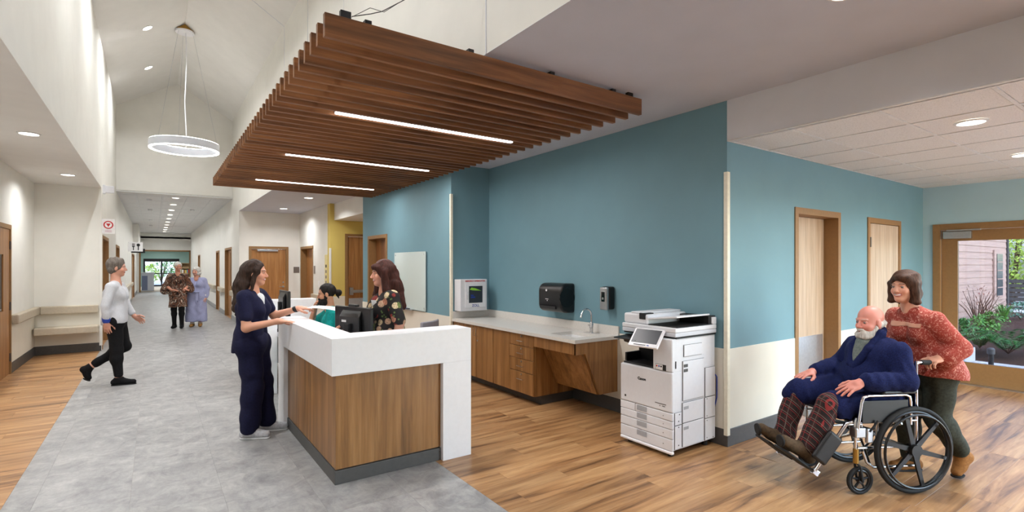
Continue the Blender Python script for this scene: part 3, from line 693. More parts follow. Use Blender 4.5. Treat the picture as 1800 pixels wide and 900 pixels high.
part(MB().prism([(CX, .80), (CX, .68), (CX+.13, .68), (3.86, .23), (XT-.014, .23), (XT-.014, .80)], 1, 3.898, 3.918), 'end_panel', 'laminate', sk)
ctop = thing('worktop', 'speckled pale quartz worktop with backsplash and sink cut-out', 'worktop', (3.8, 5.2, .80))
SXa, SXb, SYa, SYb = 3.64, 3.96, 4.02, 4.46
part(MB().box(3.495, SXa, 3.88, 6.512, .80, .836).box(SXb, XT-.001, 3.88, 6.512, .80, .836).box(SXa, SXb, 3.88, SYa, .80, .836).box(SXa, SXb, SYb, 6.512, .80, .836), 'slab', 'quartz', ctop)
part(MB().box(XT-.021, XT-.001, 3.88, 6.49, .836, .935), 'backsplash', 'quartz', ctop, bevel=.002)
part(MB().box(3.515, XT-.001, 6.492, 6.513, .836, .935), 'backsplash', 'quartz', ctop, bevel=.002)
bs = MB(); d_ = .66
bs.box(SXa, SXb, SYa, SYb, d_, d_+.01).box(SXa-.008, SXa, SYa, SYb, d_, .80).box(SXb, SXb+.008, SYa, SYb, d_, .80).box(SXa, SXb, SYa-.008, SYa, d_, .80).box(SXa, SXb, SYb, SYb+.008, d_, .80)
o = bs.build('sink_basin', 'sink_white'); tag(o, 'white rectangular undermount sink basin in the quartz worktop', 'sink')
fa = thing('faucet', 'chrome gooseneck faucet behind the sink', 'faucet', (4.03, 4.20, .836))
B = lambda mb, nm, mt, **k: mb.build(nm, mt, fa, world=False, **k)
B(MB().lathe([(.0, 0), (.03, 0), (.026, .012), (.0, .012)], 20).box(-.03, .03, -.10, .10, 0, .008), 'base_plate', 'chrome', smooth=True)
B(MB().lathe([(.0, .008), (.021, .008), (.019, .06), (.024, .065), (.022, .10), (.014, .125), (.0, .125)], 20), 'body', 'chrome', smooth=True)
pth = [(0, 0, .12), (0, 0, .20)]+[(-.075+.075*math.cos(a), 0, .20+.075*math.sin(a)) for a in np.linspace(.2, math.pi*.93, 12)]
B(MB().tube(pth, .011, 12), 'spout', 'chrome', smooth=True)
B(MB().cyl(pth[-1], (pth[-1][0]-.01, 0, pth[-1][2]-.035), .013, 12), 'aerator', 'chrome', smooth=True)
B(MB().tube([(0, .0, .075), (0, .05, .085)], .006, 8), 'lever', 'chrome', smooth=True)
# ================================================================== wall-hung items on the teal wall
tw = thing('towel_dispenser', 'black paper towel dispenser on the teal wall', 'dispenser', (XT, 4.785, 1.2))
a0, a1 = 4.60, 5.03
prof = []   # rounded body profile in x-z
for (cx, cz, s, e) in ((XT-.12, 1.29, 90, 180), (XT-.12, 1.12, 180, 270)):
    for k in range(7):
        an = math.radians(s+(e-s)*k/6); prof.append((cx+.10*math.cos(an), cz+.09*math.sin(an)))
prof = [(XT-.001, 1.38)]+prof+[(XT-.001, 1.03)]
part(MB().prism(prof, 1, a0, a1), 'cover', 'black_plastic', tw, bevel=.02, seg=3, smooth=True)
part(MB().box(XT-.235, XT-.2, a0+.09, a1-.05, 1.075, 1.105), 'slot', 'dark_gap', tw)
part(MB().cyl((XT-.12, a0-.001, 1.21), (XT-.12, a0+.01, 1.21), .115, 28), 'side_window', 'black_gloss', tw)
part(MB().cyl((XT-.2195, 4.87, 1.295), (XT-.2225, 4.87, 1.295), .014, 16), 'emblem', 'sign_white', tw)
part(MB().box(XT-.2215, XT-.2195, 4.83, 4.89, 1.185, 1.192).box(XT-.2215, XT-.2195, 4.845, 4.86, 1.165, 1.175), 'print_mark', 'sign_white', tw)
sp = thing('soap_dispenser', 'black and silver soap dispenser on the teal wall above the sink end', 'dispenser', (XT, 4.0, 1.24))
part(MB().box(XT-.09, XT, 3.945, 4.065, 1.115, 1.365), 'body', 'black_plastic', sp, bevel=.02, seg=3)
part(MB().box(XT-.125, XT-.085, 3.95, 4.06, 1.11, 1.36), 'front_cover', 'steel', sp, bevel=.014, seg=3)
part(MB().box(XT-.128, XT-.12, 3.98, 4.03, 1.20, 1.31), 'window', 'black_gloss', sp, bevel=.003)
part(MB().cyl((XT-.129, 4.005, 1.235), (XT-.126, 4.005, 1.235), .014, 14), 'button', 'steel', sp)
ae = thing('defibrillator_cabinet', 'white emergency defibrillator cabinet on the short teal wall', 'cabinet', (3.78, 6.515, .93))
ax0, ax1, ay, az0, az1 = 3.545, 3.985, 6.33, .945, 1.395
part(MB().box(ax0, ax1, ay, 6.512, az0, az1), 'case', 'white_plastic', ae, bevel=.006)
dr = part(MB().box(ax0+.07, ax1-.03, ay-.012, ay, az0+.045, az1-.045), 'door', 'white_gloss', ae, bevel=.003)
wx0, wx1, wz0, wz1 = ax0+.13, ax1-.085, az0+.115, az1-.095
part(MB().box(wx0, wx1, ay-.014, ay-.0115, wz0, wz1), 'window', 'screen_glass', dr)
part(MB().box(ax0+.095, ax0+.106, ay-.03, ay-.012, 1.11, 1.22), 'pull', 'white_grey', dr)
part(MB().add([(wx0+.01, ay-.0145, wz1-.05), (wx0+.04, ay-.0145, wz1-.02), (wx0+.10, ay-.0145, wz1-.03), (wx1-.02, ay-.0145, wz1-.07), (wx0+.06, ay-.0145, wz1-.06)], [(0, 1, 2, 3, 4)]), 'green_print', 'ink_green', dr)
part(MB().box(wx0+.03, wx0+.075, ay-.0148, ay-.014, wz0+.10, wz0+.117).box(wx0+.03, wx0+.10, ay-.0148, ay-.014, wz0+.07, wz0+.09), 'blue_print', 'ink_blue', dr)
for s_, tz, sz, mt, px in (('ZOLL', az0+.075, .05, 'ink_blue', (wx0+wx1)/2), ('♥ EMERGENCY DEFIBRILLATOR', az1-.024, .025, 'sign_red', (ax0+ax1)/2+.02)):
    tx = text('lettering', s_.replace('♥ ', ''), sz, mt, basis((px, ay-(.0128 if s_ == 'ZOLL' else .001), tz), (1, 0, 0), (0, 0, 1)), bold=.0008); attach(tx, dr if s_ == 'ZOLL' else ae)
gb = thing('glass_board', 'frameless glass writing board on the teal wall behind the desk', 'board', (X2, 7.9, 1.35))
part(MB().box(X2-.03, X2-.022, 7.30, 8.55, .875, 1.815), 'glass_sheet', 'board_glass', gb)
for y in (7.35, 8.50):
    for z in (.92, 1.77): part(MB().cyl((X2-.001, y, z), (X2-.036, y, z), .014, 14), 'standoff', 'steel', gb)
part(MB().box(X2-.075, X2-.03, 7.75, 8.45, .862, .874), 'pen_tray', 'steel', gb)
for k in range(4):
    o = MB().cyl((X2-.055, 7.85+.14*k, .884), (X2-.055, 7.96+.14*k, .884), .008, 10).build('marker_pen', ['ink_black', 'ink_blue', 'sign_white', 'ink_black'][k]); tag(o, ['first black marker pen at the near end of the tray', 'blue marker pen on the glass board tray', 'white marker pen on the glass board tray', 'last black marker pen at the far end of the tray'][k], 'pen', 'pens on the board tray')
# signs
def sign(name, mb, mat, label, cat='sign'): return tag(mb.build(name, mat, bevel=.002), label, cat)
sign('room_sign', MB().box(3.235, 3.385, YW-.012, YW, 1.38, 1.55), 'sign_grey', 'small grey room sign beside the closed wood door')
sign('room_sign', MB().box(XG-.012, XG, 13.66, 13.78, 1.38, 1.58), 'sign_grey', 'dark room sign beside the deep-set door')
sg = sign('notice_strip', MB().box(XG-.008, XG, 12.52, 12.75, 1.05, 1.85), 'sign_yellow', 'tall narrow yellowish notice on the white side wall')
for k in range(4): part(MB().box(XG-.0095, XG-.008, 12.58, 12.69, 1.15+.13*k, 1.22+.13*k), 'notice_print', 'ink_black' if k == 3 else 'sign_grey', sg)
sign('wall_switch', MB().box(XG-.008, XG, 13.25, 13.35, 1.05, 1.2), 'sign_white', 'white wall switch plate under the room sign', 'switch')
sg = sign('fire_sign', MB().box(XL, XL+.20, 12.30, 12.32, 2.19, 2.47), 'sign_white', 'white flag sign with red round symbol past the alcove')
part(MB().cyl((XL+.10, 12.299, 2.36), (XL+.10, 12.295, 2.36), .075, 24), 'red_ring', 'sign_red', sg)
part(MB().cyl((XL+.10, 12.2955, 2.36), (XL+.10, 12.293, 2.36), .055, 24), 'white_disc', 'sign_white', sg)
part(MB().add([(XL+.065, 12.2925, 2.385), (XL+.135, 12.2925, 2.385), (XL+.10, 12.2925, 2.32)], [(0, 1, 2)]), 'red_mark', 'sign_red', sg)
part(MB().box(XL+.05, XL+.15, 12.297, 12.299, 2.225, 2.235).box(XL+.05, XL+.15, 12.297, 12.299, 2.25, 2.258), 'red_lines', 'label_pink', sg)
al = sign('alarm_strobe', MB().box(XL, XL+.04, 12.55, 12.70, 2.98, 3.14).box(XL+.04, XL+.17, 12.57, 12.68, 3.0, 3.13), 'white_plastic', 'white wall alarm box above the flag sign', 'alarm')
def bladesign(y, z, label, kind):
    s_ = sign('blade_sign', MB().box(XL, XL+.46, y, y+.02, z, z+.36), 'sign_white' if kind else 'ink_black', label)
    m = MB()
    if kind:   # fork and spoon
        for dx in (.14, .17, .20): m.box(XL+dx-.008, XL+dx+.008, y-.004, y, z+.2, z+.31)
        m.box(XL+.132, XL+.208, y-.004, y, z+.17, z+.2).box(XL+.156, XL+.184, y-.004, y, z+.05, z+.17)
        part(m, 'fork_symbol', 'ink_black', s_)
        part(MB().cyl((XL+.32, y-.004, z+.25), (XL+.32, y, z+.25), .055, 16).box(XL+.305, XL+.335, y-.004, y, z+.05, z+.2), 'spoon_symbol', 'ink_black', s_)
    else:
        part(MB().box(XL+.08, XL+.40, y-.004, y, z+.06, z+.1), 'symbol', 'sign_white', s_)
bladesign(24.3, 2.12, 'white blade sign with black cutlery symbol on the corridor wall', True)
o = sign('blade_sign', MB().box(XL+.02, XL+.5, 27.0, 27.02, 2.12, 2.30), 'ink_black', 'dark blade sign beyond the cutlery sign')
# left bulkhead far in the corridor, waste station in the lobby, lobby shelf
struct('wall_bulkhead', MB().box(XL, XL+.22, 29.6, 33.5, 2.62, ZK), 'cream', 'cream bulkhead box high on the left corridor wall', 'wall')
wb = thing('waste_station', 'blue-grey waste station in the lobby beyond the corridor', 'bin', (-.45, 38.6, 0))
part(MB().box(-.60, .02, 38.2, 38.9, .02, 1.12), 'cabinet', 'white_grey', wb, bevel=.01); part(MB().box(-.58, -.30, 38.17, 38.2, .08, .95), 'bin_door', 'bin_blue', wb)
part(MB().box(-.62, .04, 38.18, 38.92, 1.12, 1.15), 'top', 'white_gloss', wb)
sh = thing('lobby_bookcase', 'small wooden bookcase with books beyond the women', 'bookcase', (1.75, 44, 0))
part(MB().box(1.62, 1.66, 43.8, 44.1, 0, 1.75).box(2.3, 2.34, 43.8, 44.1, 0, 1.75).box(1.62, 2.34, 44.08, 44.1, 0, 1.75), 'side', 'frame_tan', sh)
for z in (.1, .55, 1.0, 1.35, 1.72): part(MB().box(1.66, 2.3, 43.8, 44.08, z, z+.03), 'shelf', 'frame_tan', sh)
cols_b = ('sign_red', 'ink_blue', 'sign_white', 'laminate', 'yellow', 'teal')
for q, z in enumerate((.58, 1.03)):
    for k in range(6):
        o = MB().box(1.68+.095*k, 1.76+.095*k, 43.84, 44.05, z, z+.22+.02*((k+q) % 3)).build('book', cols_b[(k+q*2) % 6]); tag(o, ('red', 'blue', 'white', 'brown', 'yellow', 'teal')[(k+q*2) % 6]+' upright book on the '+('lower', 'upper')[q]+' lobby bookcase shelf', 'book', 'books in the lobby bookcase')
# chairs at the back of the station
def chair(loc, rz, label):
    r = thing('office_chair', label, 'chair', loc, rz); B = lambda mb, nm, mt, **k: mb.build(nm, mt, r, world=False, **k)
    B(MB().box(-.23, .23, -.22, .22, .42, .48), 'seat', 'chair_fabric', bevel=.03, seg=3)
    pr = [(x, -.2-.05*(1-(x/.23)**2)) for x in np.linspace(-.23, .23, 9)]; pr += [(x, y-.035) for x, y in pr[::-1]]
    B(MB().prism(pr, 2, .52, .86), 'backrest', 'chair_fabric', bevel=.015, smooth=True)
    for sx in (-1, 1):
        for sy in (-1, 1): B(MB().cyl((sx*.19, sy*.18, .43), (sx*.21, sy*.21, 0), .012, 10), 'leg', 'steel')
    for sx in (-.175, .175): B(MB().box(sx-.015, sx+.015, -.27, -.235, .44, .7), 'back_support', 'steel')
    return r
chair((2.90, 6.42, 0), math.radians(35), 'grey chair behind the woman in the floral blouse')
chair((2.68, 5.50, 0), math.radians(70), 'grey chair beside the base cabinet')
# ================================================================== copier
pr = thing('photocopier', 'large white office photocopier with touch screen against the teal wall', 'printer', (3.8, 2.99, 0))
PX0, PX1, PY0, PY1 = 3.50, 4.10, 2.70, 3.27
zt = .985
# front (faces -x); side (faces -y)
part(MB().box(PX0+.02, PX1, PY0+.004, PY1, .06, .71).box(PX0+.02, PX1, PY0+.004, 2.905, .71, zt).box(3.80, PX1, 2.905, PY1, .71, zt), 'body', 'white_plastic', pr, bevel=.004)
part(MB().box(PX0, PX0+.03, PY0, PY1, .375, .71).box(PX0, PX0+.03, PY0, 2.90, .71, .985), 'front_cover', 'white_plastic', pr, bevel=.012, seg=3)
part(MB().box(PX0+.03, 3.80, 2.905, PY1-.01, .70, .725), 'output_tray', 'black_soft', pr, bevel=.006)
part(MB().box(PX0+.06, 3.80, 3.245, PY1-.004, .725, .80).box(3.74, 3.80, 2.905, PY1-.01, .725, zt), 'tray_well', 'black_plastic', pr)
part(MB().prism([(PX0+.06, .97), (PX0+.02, .94), (PX0+.04, .90), (3.78, .82), (3.78, .97)], 1, 2.91, 3.26), 'inner_tray', 'black_plastic', pr)
part(MB().box(PX0+.012, PX0+.021, PY0+.006, PY1-.002, .06, .376), 'seam_shade', 'base_grey', pr)  # dark plate added behind the drawers, shade painted into their gaps
zs = [.055, .155, .235, .305, .372]
for k in range(4):
    if k == 3:
        dd = part(MB().box(PX0+.001, PX0+.03, 3.10, PY1, zs[k]+.003, zs[k+1]), 'blank_panel', 'white_plastic', pr, bevel=.004)
        y1 = 3.095
    else: y1 = PY1
    dd = part(MB().box(PX0+.001, PX0+.03, PY0, y1, zs[k]+.003, zs[k+1]), 'paper_drawer', 'white_plastic', pr, bevel=.006)
    part(MB().box(PX0-.0005, PX0+.01, 2.965, 3.075, zs[k+1]-.048, zs[k+1]-.004), 'grip_recess', 'grey_inset', dd)
    part(MB().cyl((PX0+.002, 2.79, (zs[k]+zs[k+1])/2), (PX0-.001, 2.79, (zs[k]+zs[k+1])/2), .004, 8), 'level_mark', 'base_grey', dd)
part(MB().box(PX0-.006, PX0+.03, PY0-.002, PY1, .03, .056), 'bumper', 'white_gloss', pr, bevel=.01, seg=3)
# side doors
def sidep(nm, x0, x1, z0, z1, p=pr, mt='white_plastic', d=.006):
    part(MB().box(x0-.0025, x1+.0025, PY0-.0012, PY0+.003, z0-.0025, z1+.0025), 'seam_shade', 'base_grey', p)  # slightly larger dark plate, paints a shaded gap around the panel
    return part(MB().box(x0, x1, PY0-d, PY0+.006, z0, z1), nm, mt, p, bevel=.002)
sd = sidep('side_door', 3.64, 3.93, .46, .79); part(MB().box(3.645, 3.70, PY0-.0075, PY0-.005, .70, .725).box(3.645, 3.70, PY0-.0075, PY0-.005, .74, .765), 'latch', 'base_grey', sd)
sidep('bypass_tray', 3.655, 3.90, .83, .925)
s2 = sidep('lower_door', 3.635, 3.92, .275, .44); part(MB().box(3.645, 3.71, PY0-.0075, PY0-.005, .385, .41), 'latch', 'grey_inset', s2)
s3 = sidep('lower_door', 3.635, 3.92, .075, .268); part(MB().box(3.645, 3.71, PY0-.0075, PY0-.005, .215, .24), 'latch', 'grey_inset', s3)
sidep('rear_panel', 3.945, 4.09, .07, .255); sidep('rear_panel', 3.945, 4.09, .262, .44); sidep('rear_panel', 3.95, 4.09, .45, .70)
sidep('front_post', 3.535, 3.62, .07, .262, d=.004); sidep('front_post', 3.535, 3.62, .27, .37, d=.004)
for (x, z) in ((3.58, .10), (3.58, .25), (3.58, .30), (3.59, .355), (3.97, .09), (3.97, .24), (3.97, .28), (3.97, .43), (4.06, .08)):
    part(MB().cyl((x, PY0-.007, z), (x, PY0-.004, z), .005, 8), 'screw', 'base_grey', pr)
part(MB().box(3.545, 3.553, PY0-.002, PY0+.002, .74, .80), 'door_slit', 'dark_gap', pr)
# scanner and feeder
part(MB().box(3.53, PX1+.005, PY0-.01, PY1+.005, 1.0, 1.035), 'scanner_base', 'white_grey', pr, bevel=.006)
part(MB().box(3.53, PX1+.005, PY0-.012, PY1+.008, 1.035, 1.075), 'scanner_lid_base', 'white_plastic', pr, bevel=.008)
part(MB().box(3.55, PX1, PY0-.005, PY1, .985, 1.0), 'scanner_gap', 'dark_gap', pr)
part(MB().box(3.55, PX1, 3.0, PY1+.006, 1.075, 1.165), 'feeder_body', 'white_plastic', pr, bevel=.018, seg=3)
part(MB().box(3.56, PX1, 2.69, 3.0, 1.076, 1.082).box(4.0, PX1, 2.70, 3.0, 1.08, 1.15), 'feeder_tray_base', 'black_soft', pr)
part(MB().box(4.04, PX1+.004, PY0-.012, 3.0, 1.075, 1.14), 'feeder_rear', 'white_plastic', pr, bevel=.006)
part(MB().prism([(2.70, 1.158), (3.03, 1.118), (3.03, 1.132), (2.70, 1.172)], 0, 3.56, 4.02), 'feeder_tray', 'white_plastic', pr, bevel=.004)
part(MB().prism([(2.78, 1.150), (2.84, 1.142), (2.84, 1.150), (2.78, 1.158)], 0, 3.60, 3.72), 'paper_guide', 'grey_inset', pr)
part(MB().box(3.545, 3.66, 3.02, 3.09, 1.12, 1.175), 'feeder_mouth', 'black_soft', pr, bevel=.004)
part(MB().box(3.56, PX1, 3.06, 3.20, 1.165, 1.18), 'feeder_cover', 'white_plastic', pr, bevel=.008)
part(MB().prism([(3.62, .985), (3.60, 1.0), (3.60, .97)], 1, 2.78, 2.90), 'black_edge', 'black_soft', pr)
# touch screen on an arm, tilted
ts_c = Vector((3.45, 2.925, .975)); tsx = Vector((0.12, -1, 0)).normalized(); tsy = Vector((.66, .07, .75)).normalized()
M = basis(ts_c, tsx, tsy)
ts = part(MB().cbox((0, 0, 0), (.29, .19, .022), M), 'touch_panel', 'white_gloss', pr, bevel=.008, seg=3)
part(MB().cbox((0, .012, .0118), (.25, .14, .002), M), 'screen', 'screen_glass', ts)
part(MB().cbox((-.03, -.078, .0118), (.12, .008, .001), M), 'key_strip', 'base_grey', ts); part(MB().cbox((.05, -.078, .012), (.022, .008, .001), M), 'status_light', 'ink_blue', ts)
part(MB().box(3.47, 3.56, 2.88, 2.97, .945, .975), 'panel_arm', 'black_plastic', pr)
part(MB().prism([(3.40, .945), (3.56, .93), (3.56, .965), (3.40, .955)], 1, 3.0, 3.26), 'panel_shelf', 'black_plastic', pr, bevel=.004)
# printed marks
fr_M = lambda y, z: basis((PX0-.0006, y, z), (0, -1, 0), (0, 0, 1))
for s_, y, z, sz, bo in (('Canon', 3.02, .605, .034, .001),):
    tx = text('lettering', s_, sz, 'ink_black', fr_M(y, z), bold=bo); attach(tx, pr)
part(MB().box(PX0-.001, PX0, 3.20, 3.218, .415, .433), 'black_mark', 'ink_black', pr)
part(MB().box(PX0-.001, PX0, 2.76, 2.875, .43, .436).box(PX0-.001, PX0, 2.77, 2.80, .413, .419).box(PX0-.001, PX0, 2.82, 2.828, .412, .42), 'fine_print', 'base_grey', pr)
lbm = part(MB().box(PX0-.001, PX0, 2.76, 2.87, .715, .765), 'supply_label', 'ink_black', pr)
part(MB().box(PX0-.0015, PX0-.001, 2.795, 2.867, .718, .762), 'label_field', 'sign_white', lbm)
for y, mt in ((2.855, 'sign_red'), (2.832, 'ink_blue'), (2.81, 'ink_black')): part(MB().cyl((PX0-.0015, y, .747), (PX0-.002, y, .747), .008, 10), 'label_dot', mt, lbm)
for (x, y) in ((3.56, 2.76), (3.56, 3.2), (4.03, 2.76), (4.03, 3.2)): part(MB().cyl((x, y, 0), (x, y, .06), .025, 12), 'caster', 'black_soft', pr)
part(MB().tube([(4.1, 2.73, .66), (4.125, 2.70, .6), (4.125, 2.70, .42), (4.118, 2.75, .2)], .005, 8), 'power_cable', 'ink_blue', pr)
# ================================================================== outdoors beyond the exit door
t = NT('siding'); v = t.coords((.6, 8, 20), True); a = t.noise(v, 1.5, 4); MAT['siding'] = t.out(t.ramp(a, [(.3, srgb(150, 122, 112)), (.7, srgb(172, 144, 132))]), .7)
t = NT('mulch'); v = t.coords(); a = t.noise(v, 60, 5, .75, .6); MAT['mulch'] = t.out(t.ramp(a, [(.3, srgb(34, 20, 16)), (.55, srgb(82, 48, 36)), (.75, srgb(128, 84, 66))]), .95); t.bump(a, .9, .03)
def leafmat(name, a, b):
    t = NT(name); v = t.coords((1, 1, 1), True); f = t.noise(v, 14, 3); t.out(t.ramp(f, [(.3, srgb(*a)), (.7, srgb(*b))]), .6); t.b.inputs['Transmission Weight'].default_value = 0; MAT[name] = t.m
leafmat('leaf_green', (46, 96, 34), (104, 168, 62)); leafmat('leaf_fern', (34, 92, 46), (84, 156, 72)); leafmat('leaf_blue', (70, 118, 106), (120, 168, 146)); leafmat('leaf_lime', (130, 168, 56), (214, 226, 120))
leafmat('leaf_red', (90, 40, 34), (150, 76, 56)); plain('twig', (86, 58, 46), .8); plain('rock', (170, 168, 176), .9, tex=.1, scale=4)
struct('ground_outside', MB().box(XE+.25, 34, -10, 14, -.25, -.03), 'concrete', 'pale concrete ground outside the exit door', 'ground')
SY = 4.6
sd = tag(MB().box(9.3, 23.6, SY+.03, SY+.25, -.1, 4.6).build('siding_wall', 'siding'), 'building wall clad in pinkish horizontal siding boards outside', 'building')
me_b = MB().prism([(SY-.022, 0), (SY+.03, 0), (SY+.03, .192), (SY-.004, .192)], 0, 12, 23.6)
me = bpy.data.meshes.new('board'); me.from_pydata(me_b.v, [], me_b.f); me.materials.append(MAT['siding'])
for k in range(24):
    o = bpy.data.objects.new('siding_board', me); COL.objects.link(o); o.location = (0, 0, -.1+.19*k); o.parent = sd
MB().box(23.55, 23.72, SY-.05, SY+.25, -.1, 4.6).build('corner_board', 'fence_dark', sd)
a, b = on_y(1746, 440, SY-.03), on_y(1764, 524, SY-.03); zb, zt_ = on_y(1756, 526, SY-.03).z, on_y(1756, 440, SY-.03).z
wnd = MB().box(a.x, b.x, SY-.06, SY-.02, zb, zt_).build('window_frame', 'siding', sd)
MB().box(a.x+.25, b.x-.3, SY-.075, SY-.05, zb+.1, zt_-.12).build('pane', 'screen_glass', wnd)
for k in range(5): MB().box(a.x+.25, b.x-.3, SY-.09, SY-.07, zb+.1+(zt_-zb-.22)*k/5, zb+.13+(zt_-zb-.22)*k/5).build('muntin', 'siding', wnd)
# mulch bed with a bumpy surface
def bed(name, x0, x1, y0, y1, lab, rise):
    r = random.Random(4); nx, ny = 70, 30; vs = []; fs = []
    for j in range(ny+1):
        for i in range(nx+1):
            x, y = x0+(x1-x0)*i/nx, y0+(y1-y0)*j/ny
            e = min(1, 6*min(i/nx, 1-i/nx, j/ny, 1-j/ny)); vs.append((x, y, -.03+(.06+rise*(x-x0)/(x1-x0)+r.uniform(0, .05))*e))
    for j in range(ny):
        for i in range(nx): k = j*(nx+1)+i; fs.append((k, k+1, k+nx+2, k+nx+1))
    o = MB().add(vs, fs).build(name, 'mulch', smooth=True); return tag(o, lab, 'mulch', kind='stuff')
bed('mulch_bed', 11.5, 22.8, 1.2, 4.55, 'brown bark mulch bed along the siding wall', .18)
tag(MB().prism([(12.6, 2.0), (14.2, 2.3), (15.5, 2.75), (17, 2.6), (17, 1.0), (12.6, 1.0)], 2, -.03, .14).build('concrete_path', 'concrete'), 'pale curved concrete path through the mulch bed', 'path', kind='structure')
tag(MB().box(10.9, 11.48, 2.62, 3.4, -.03, .20).build('concrete_block', 'concrete', bevel=.01), 'low pale concrete block beside the mulch', 'block')
bl = thing('bollard_light', 'short black garden bollard light in the mulch', 'light', on_z(1742, 641, .0))
B = lambda mb, nm, mt, p, **k: mb.build(nm, mt, p, world=False, **k)
B(MB().cyl((0, 0, -.03), (0, 0, .17), .035, 14), 'post', 'black_soft', bl); B(MB().lathe([(.0, .16), (.05, .17), (.05, .25), (.03, .27), (.0, .27)], 16), 'head', 'base_grey', bl, smooth=True)
def leaf(m, p, d, w, l, droop=.0, up=Vector((0, 0, 1))):
    d = Vector(d).normalized(); s = d.cross(up); s = s.normalized() if s.length > 1e-3 else Vector((1, 0, 0)); n = s.cross(d)
    p = Vector(p); a = p+d*l*.45+s*w*.5+n*.0; b = p+d*l*.45-s*w*.5; c = p+d*l-n*droop*l; m.add([p, a, c, b], [(0, 1, 2, 3)])
def fern(loc, rad, hgt, label, mat, seed, fronds=16, group=None, name='fern'):
    r = random.Random(seed); root = thing(name, label, 'plant', loc); st = MB(); lf = MB()
    for k in range(fronds):
        az = 2*math.pi*k/fronds+r.uniform(-.2, .2); L = rad*r.uniform(.7, 1.1); H = hgt*r.uniform(.7, 1.1); pts = []
        for i in range(11):
            q = i/10; pts.append(Vector((math.cos(az)*L*q, math.sin(az)*L*q, H*math.sin(q*2.2)/.95*(1-.15*q))))
        st.tube(pts, .005, 5, r1=.002)
        for i in range(1, 10):
            d = (pts[i+1]-pts[i-1]).normalized(); s = d.cross(Vector((0, 0, 1))).normalized()
            for sg in (-1, 1):
                for e in (0, .5): leaf(lf, pts[i]+(pts[i+1]-pts[i])*e, d*.5+s*sg, .028, rad*.26*(1-.07*i), .2)
    B(st, 'stem', 'twig', root); B(lf, 'foliage', mat, root); return root
def shrub(loc, rad, hgt, label, mat, seed, n=420, name='shrub', lw=.04, ll=.09, twigs=10, cat='plant', group=None):
    r = random.Random(seed); root = thing(name, label, cat, loc, 0, group); st = MB(); lf = MB()
    for k in range(twigs):
        az = r.uniform(0, 6.28); e = Vector((math.cos(az)*rad*r.uniform(.2, .9), math.sin(az)*rad*r.uniform(.2, .9), hgt*r.uniform(.5, 1))); st.tube([(0, 0, 0), e*.5+Vector((0, 0, .1*hgt)), e], .01*hgt, 5, r1=.003)
    for k in range(n):
        a = r.uniform(0, 6.28); q = r.random()**.5; z = r.random()
        p = Vector((math.cos(a)*rad*q*math.sin(math.pi*(.15+.8*z)), math.sin(a)*rad*q*math.sin(math.pi*(.15+.8*z)), hgt*(.12+.9*z)))
        leaf(lf, p, (r.uniform(-1, 1), r.uniform(-1, 1), r.uniform(-.3, 1)), lw*r.uniform(.7, 1.3), ll*r.uniform(.7, 1.3))
    B(st, 'branches', 'twig', root); B(lf, 'foliage', mat, root); return root
def grass(loc, rad, hgt, label, mat, seed, n=70):
    r = random.Random(seed); root = thing('grass_clump', label, 'plant', loc); lf = MB()
    for k in range(n):
        a = r.uniform(0, 6.28); L = rad*r.uniform(.4, 1); e = Vector((math.cos(a)*L, math.sin(a)*L, hgt*r.uniform(.5, 1))); m = e*.55; m.z = e.z*.8
        s = Vector((-math.sin(a), math.cos(a), 0))*.012; lf.add([-s, s, m+s*.8, e, m-s*.8], [(0, 1, 2, 3, 4)])
    B(lf, 'blades', mat, root); return root
fern(on_z(1772, 622, .06), .75, .42, 'large green fern beside the bollard light', 'leaf_fern', 1, 20)
fern(on_z(1722, 612, .08), .36, .3, 'smaller fern left of the bollard light in the mulch', 'leaf_green', 2, 14)
shrub(on_z(1718, 592, .1), .42, .38, 'low bright green bush in the mulch', 'leaf_green', 3, 380)
shrub(on_z(1690, 596, .1), .30, .36, 'low green bush near the door jamb', 'leaf_fern', 4, 260)
shrub(on_z(1743, 578, .13), .35, .34, 'small leafy bush nearer the siding', 'leaf_green', 5, 260)
shrub(on_z(1698, 573, .12)+Vector((.2, -.15, 0)), .65, .95, 'twiggy reddish shrub against the siding', 'leaf_red', 6, 110, twigs=26, ll=.06, lw=.025)
shrub(on_z(1722, 568, .14)+Vector((.1, -.1, 0)), .45, .85, 'thin twiggy shrub beside the reddish one', 'leaf_red', 7, 60, twigs=16, ll=.06, lw=.02)
grass(on_z(1764, 566, .18), .40, .5, 'green grass clump near the path end', 'leaf_green', 8)
shrub(on_z(1793, 562, .18), .42, .42, 'blue-green low bush at the end of the bed', 'leaf_blue', 9, 320, ll=.06)
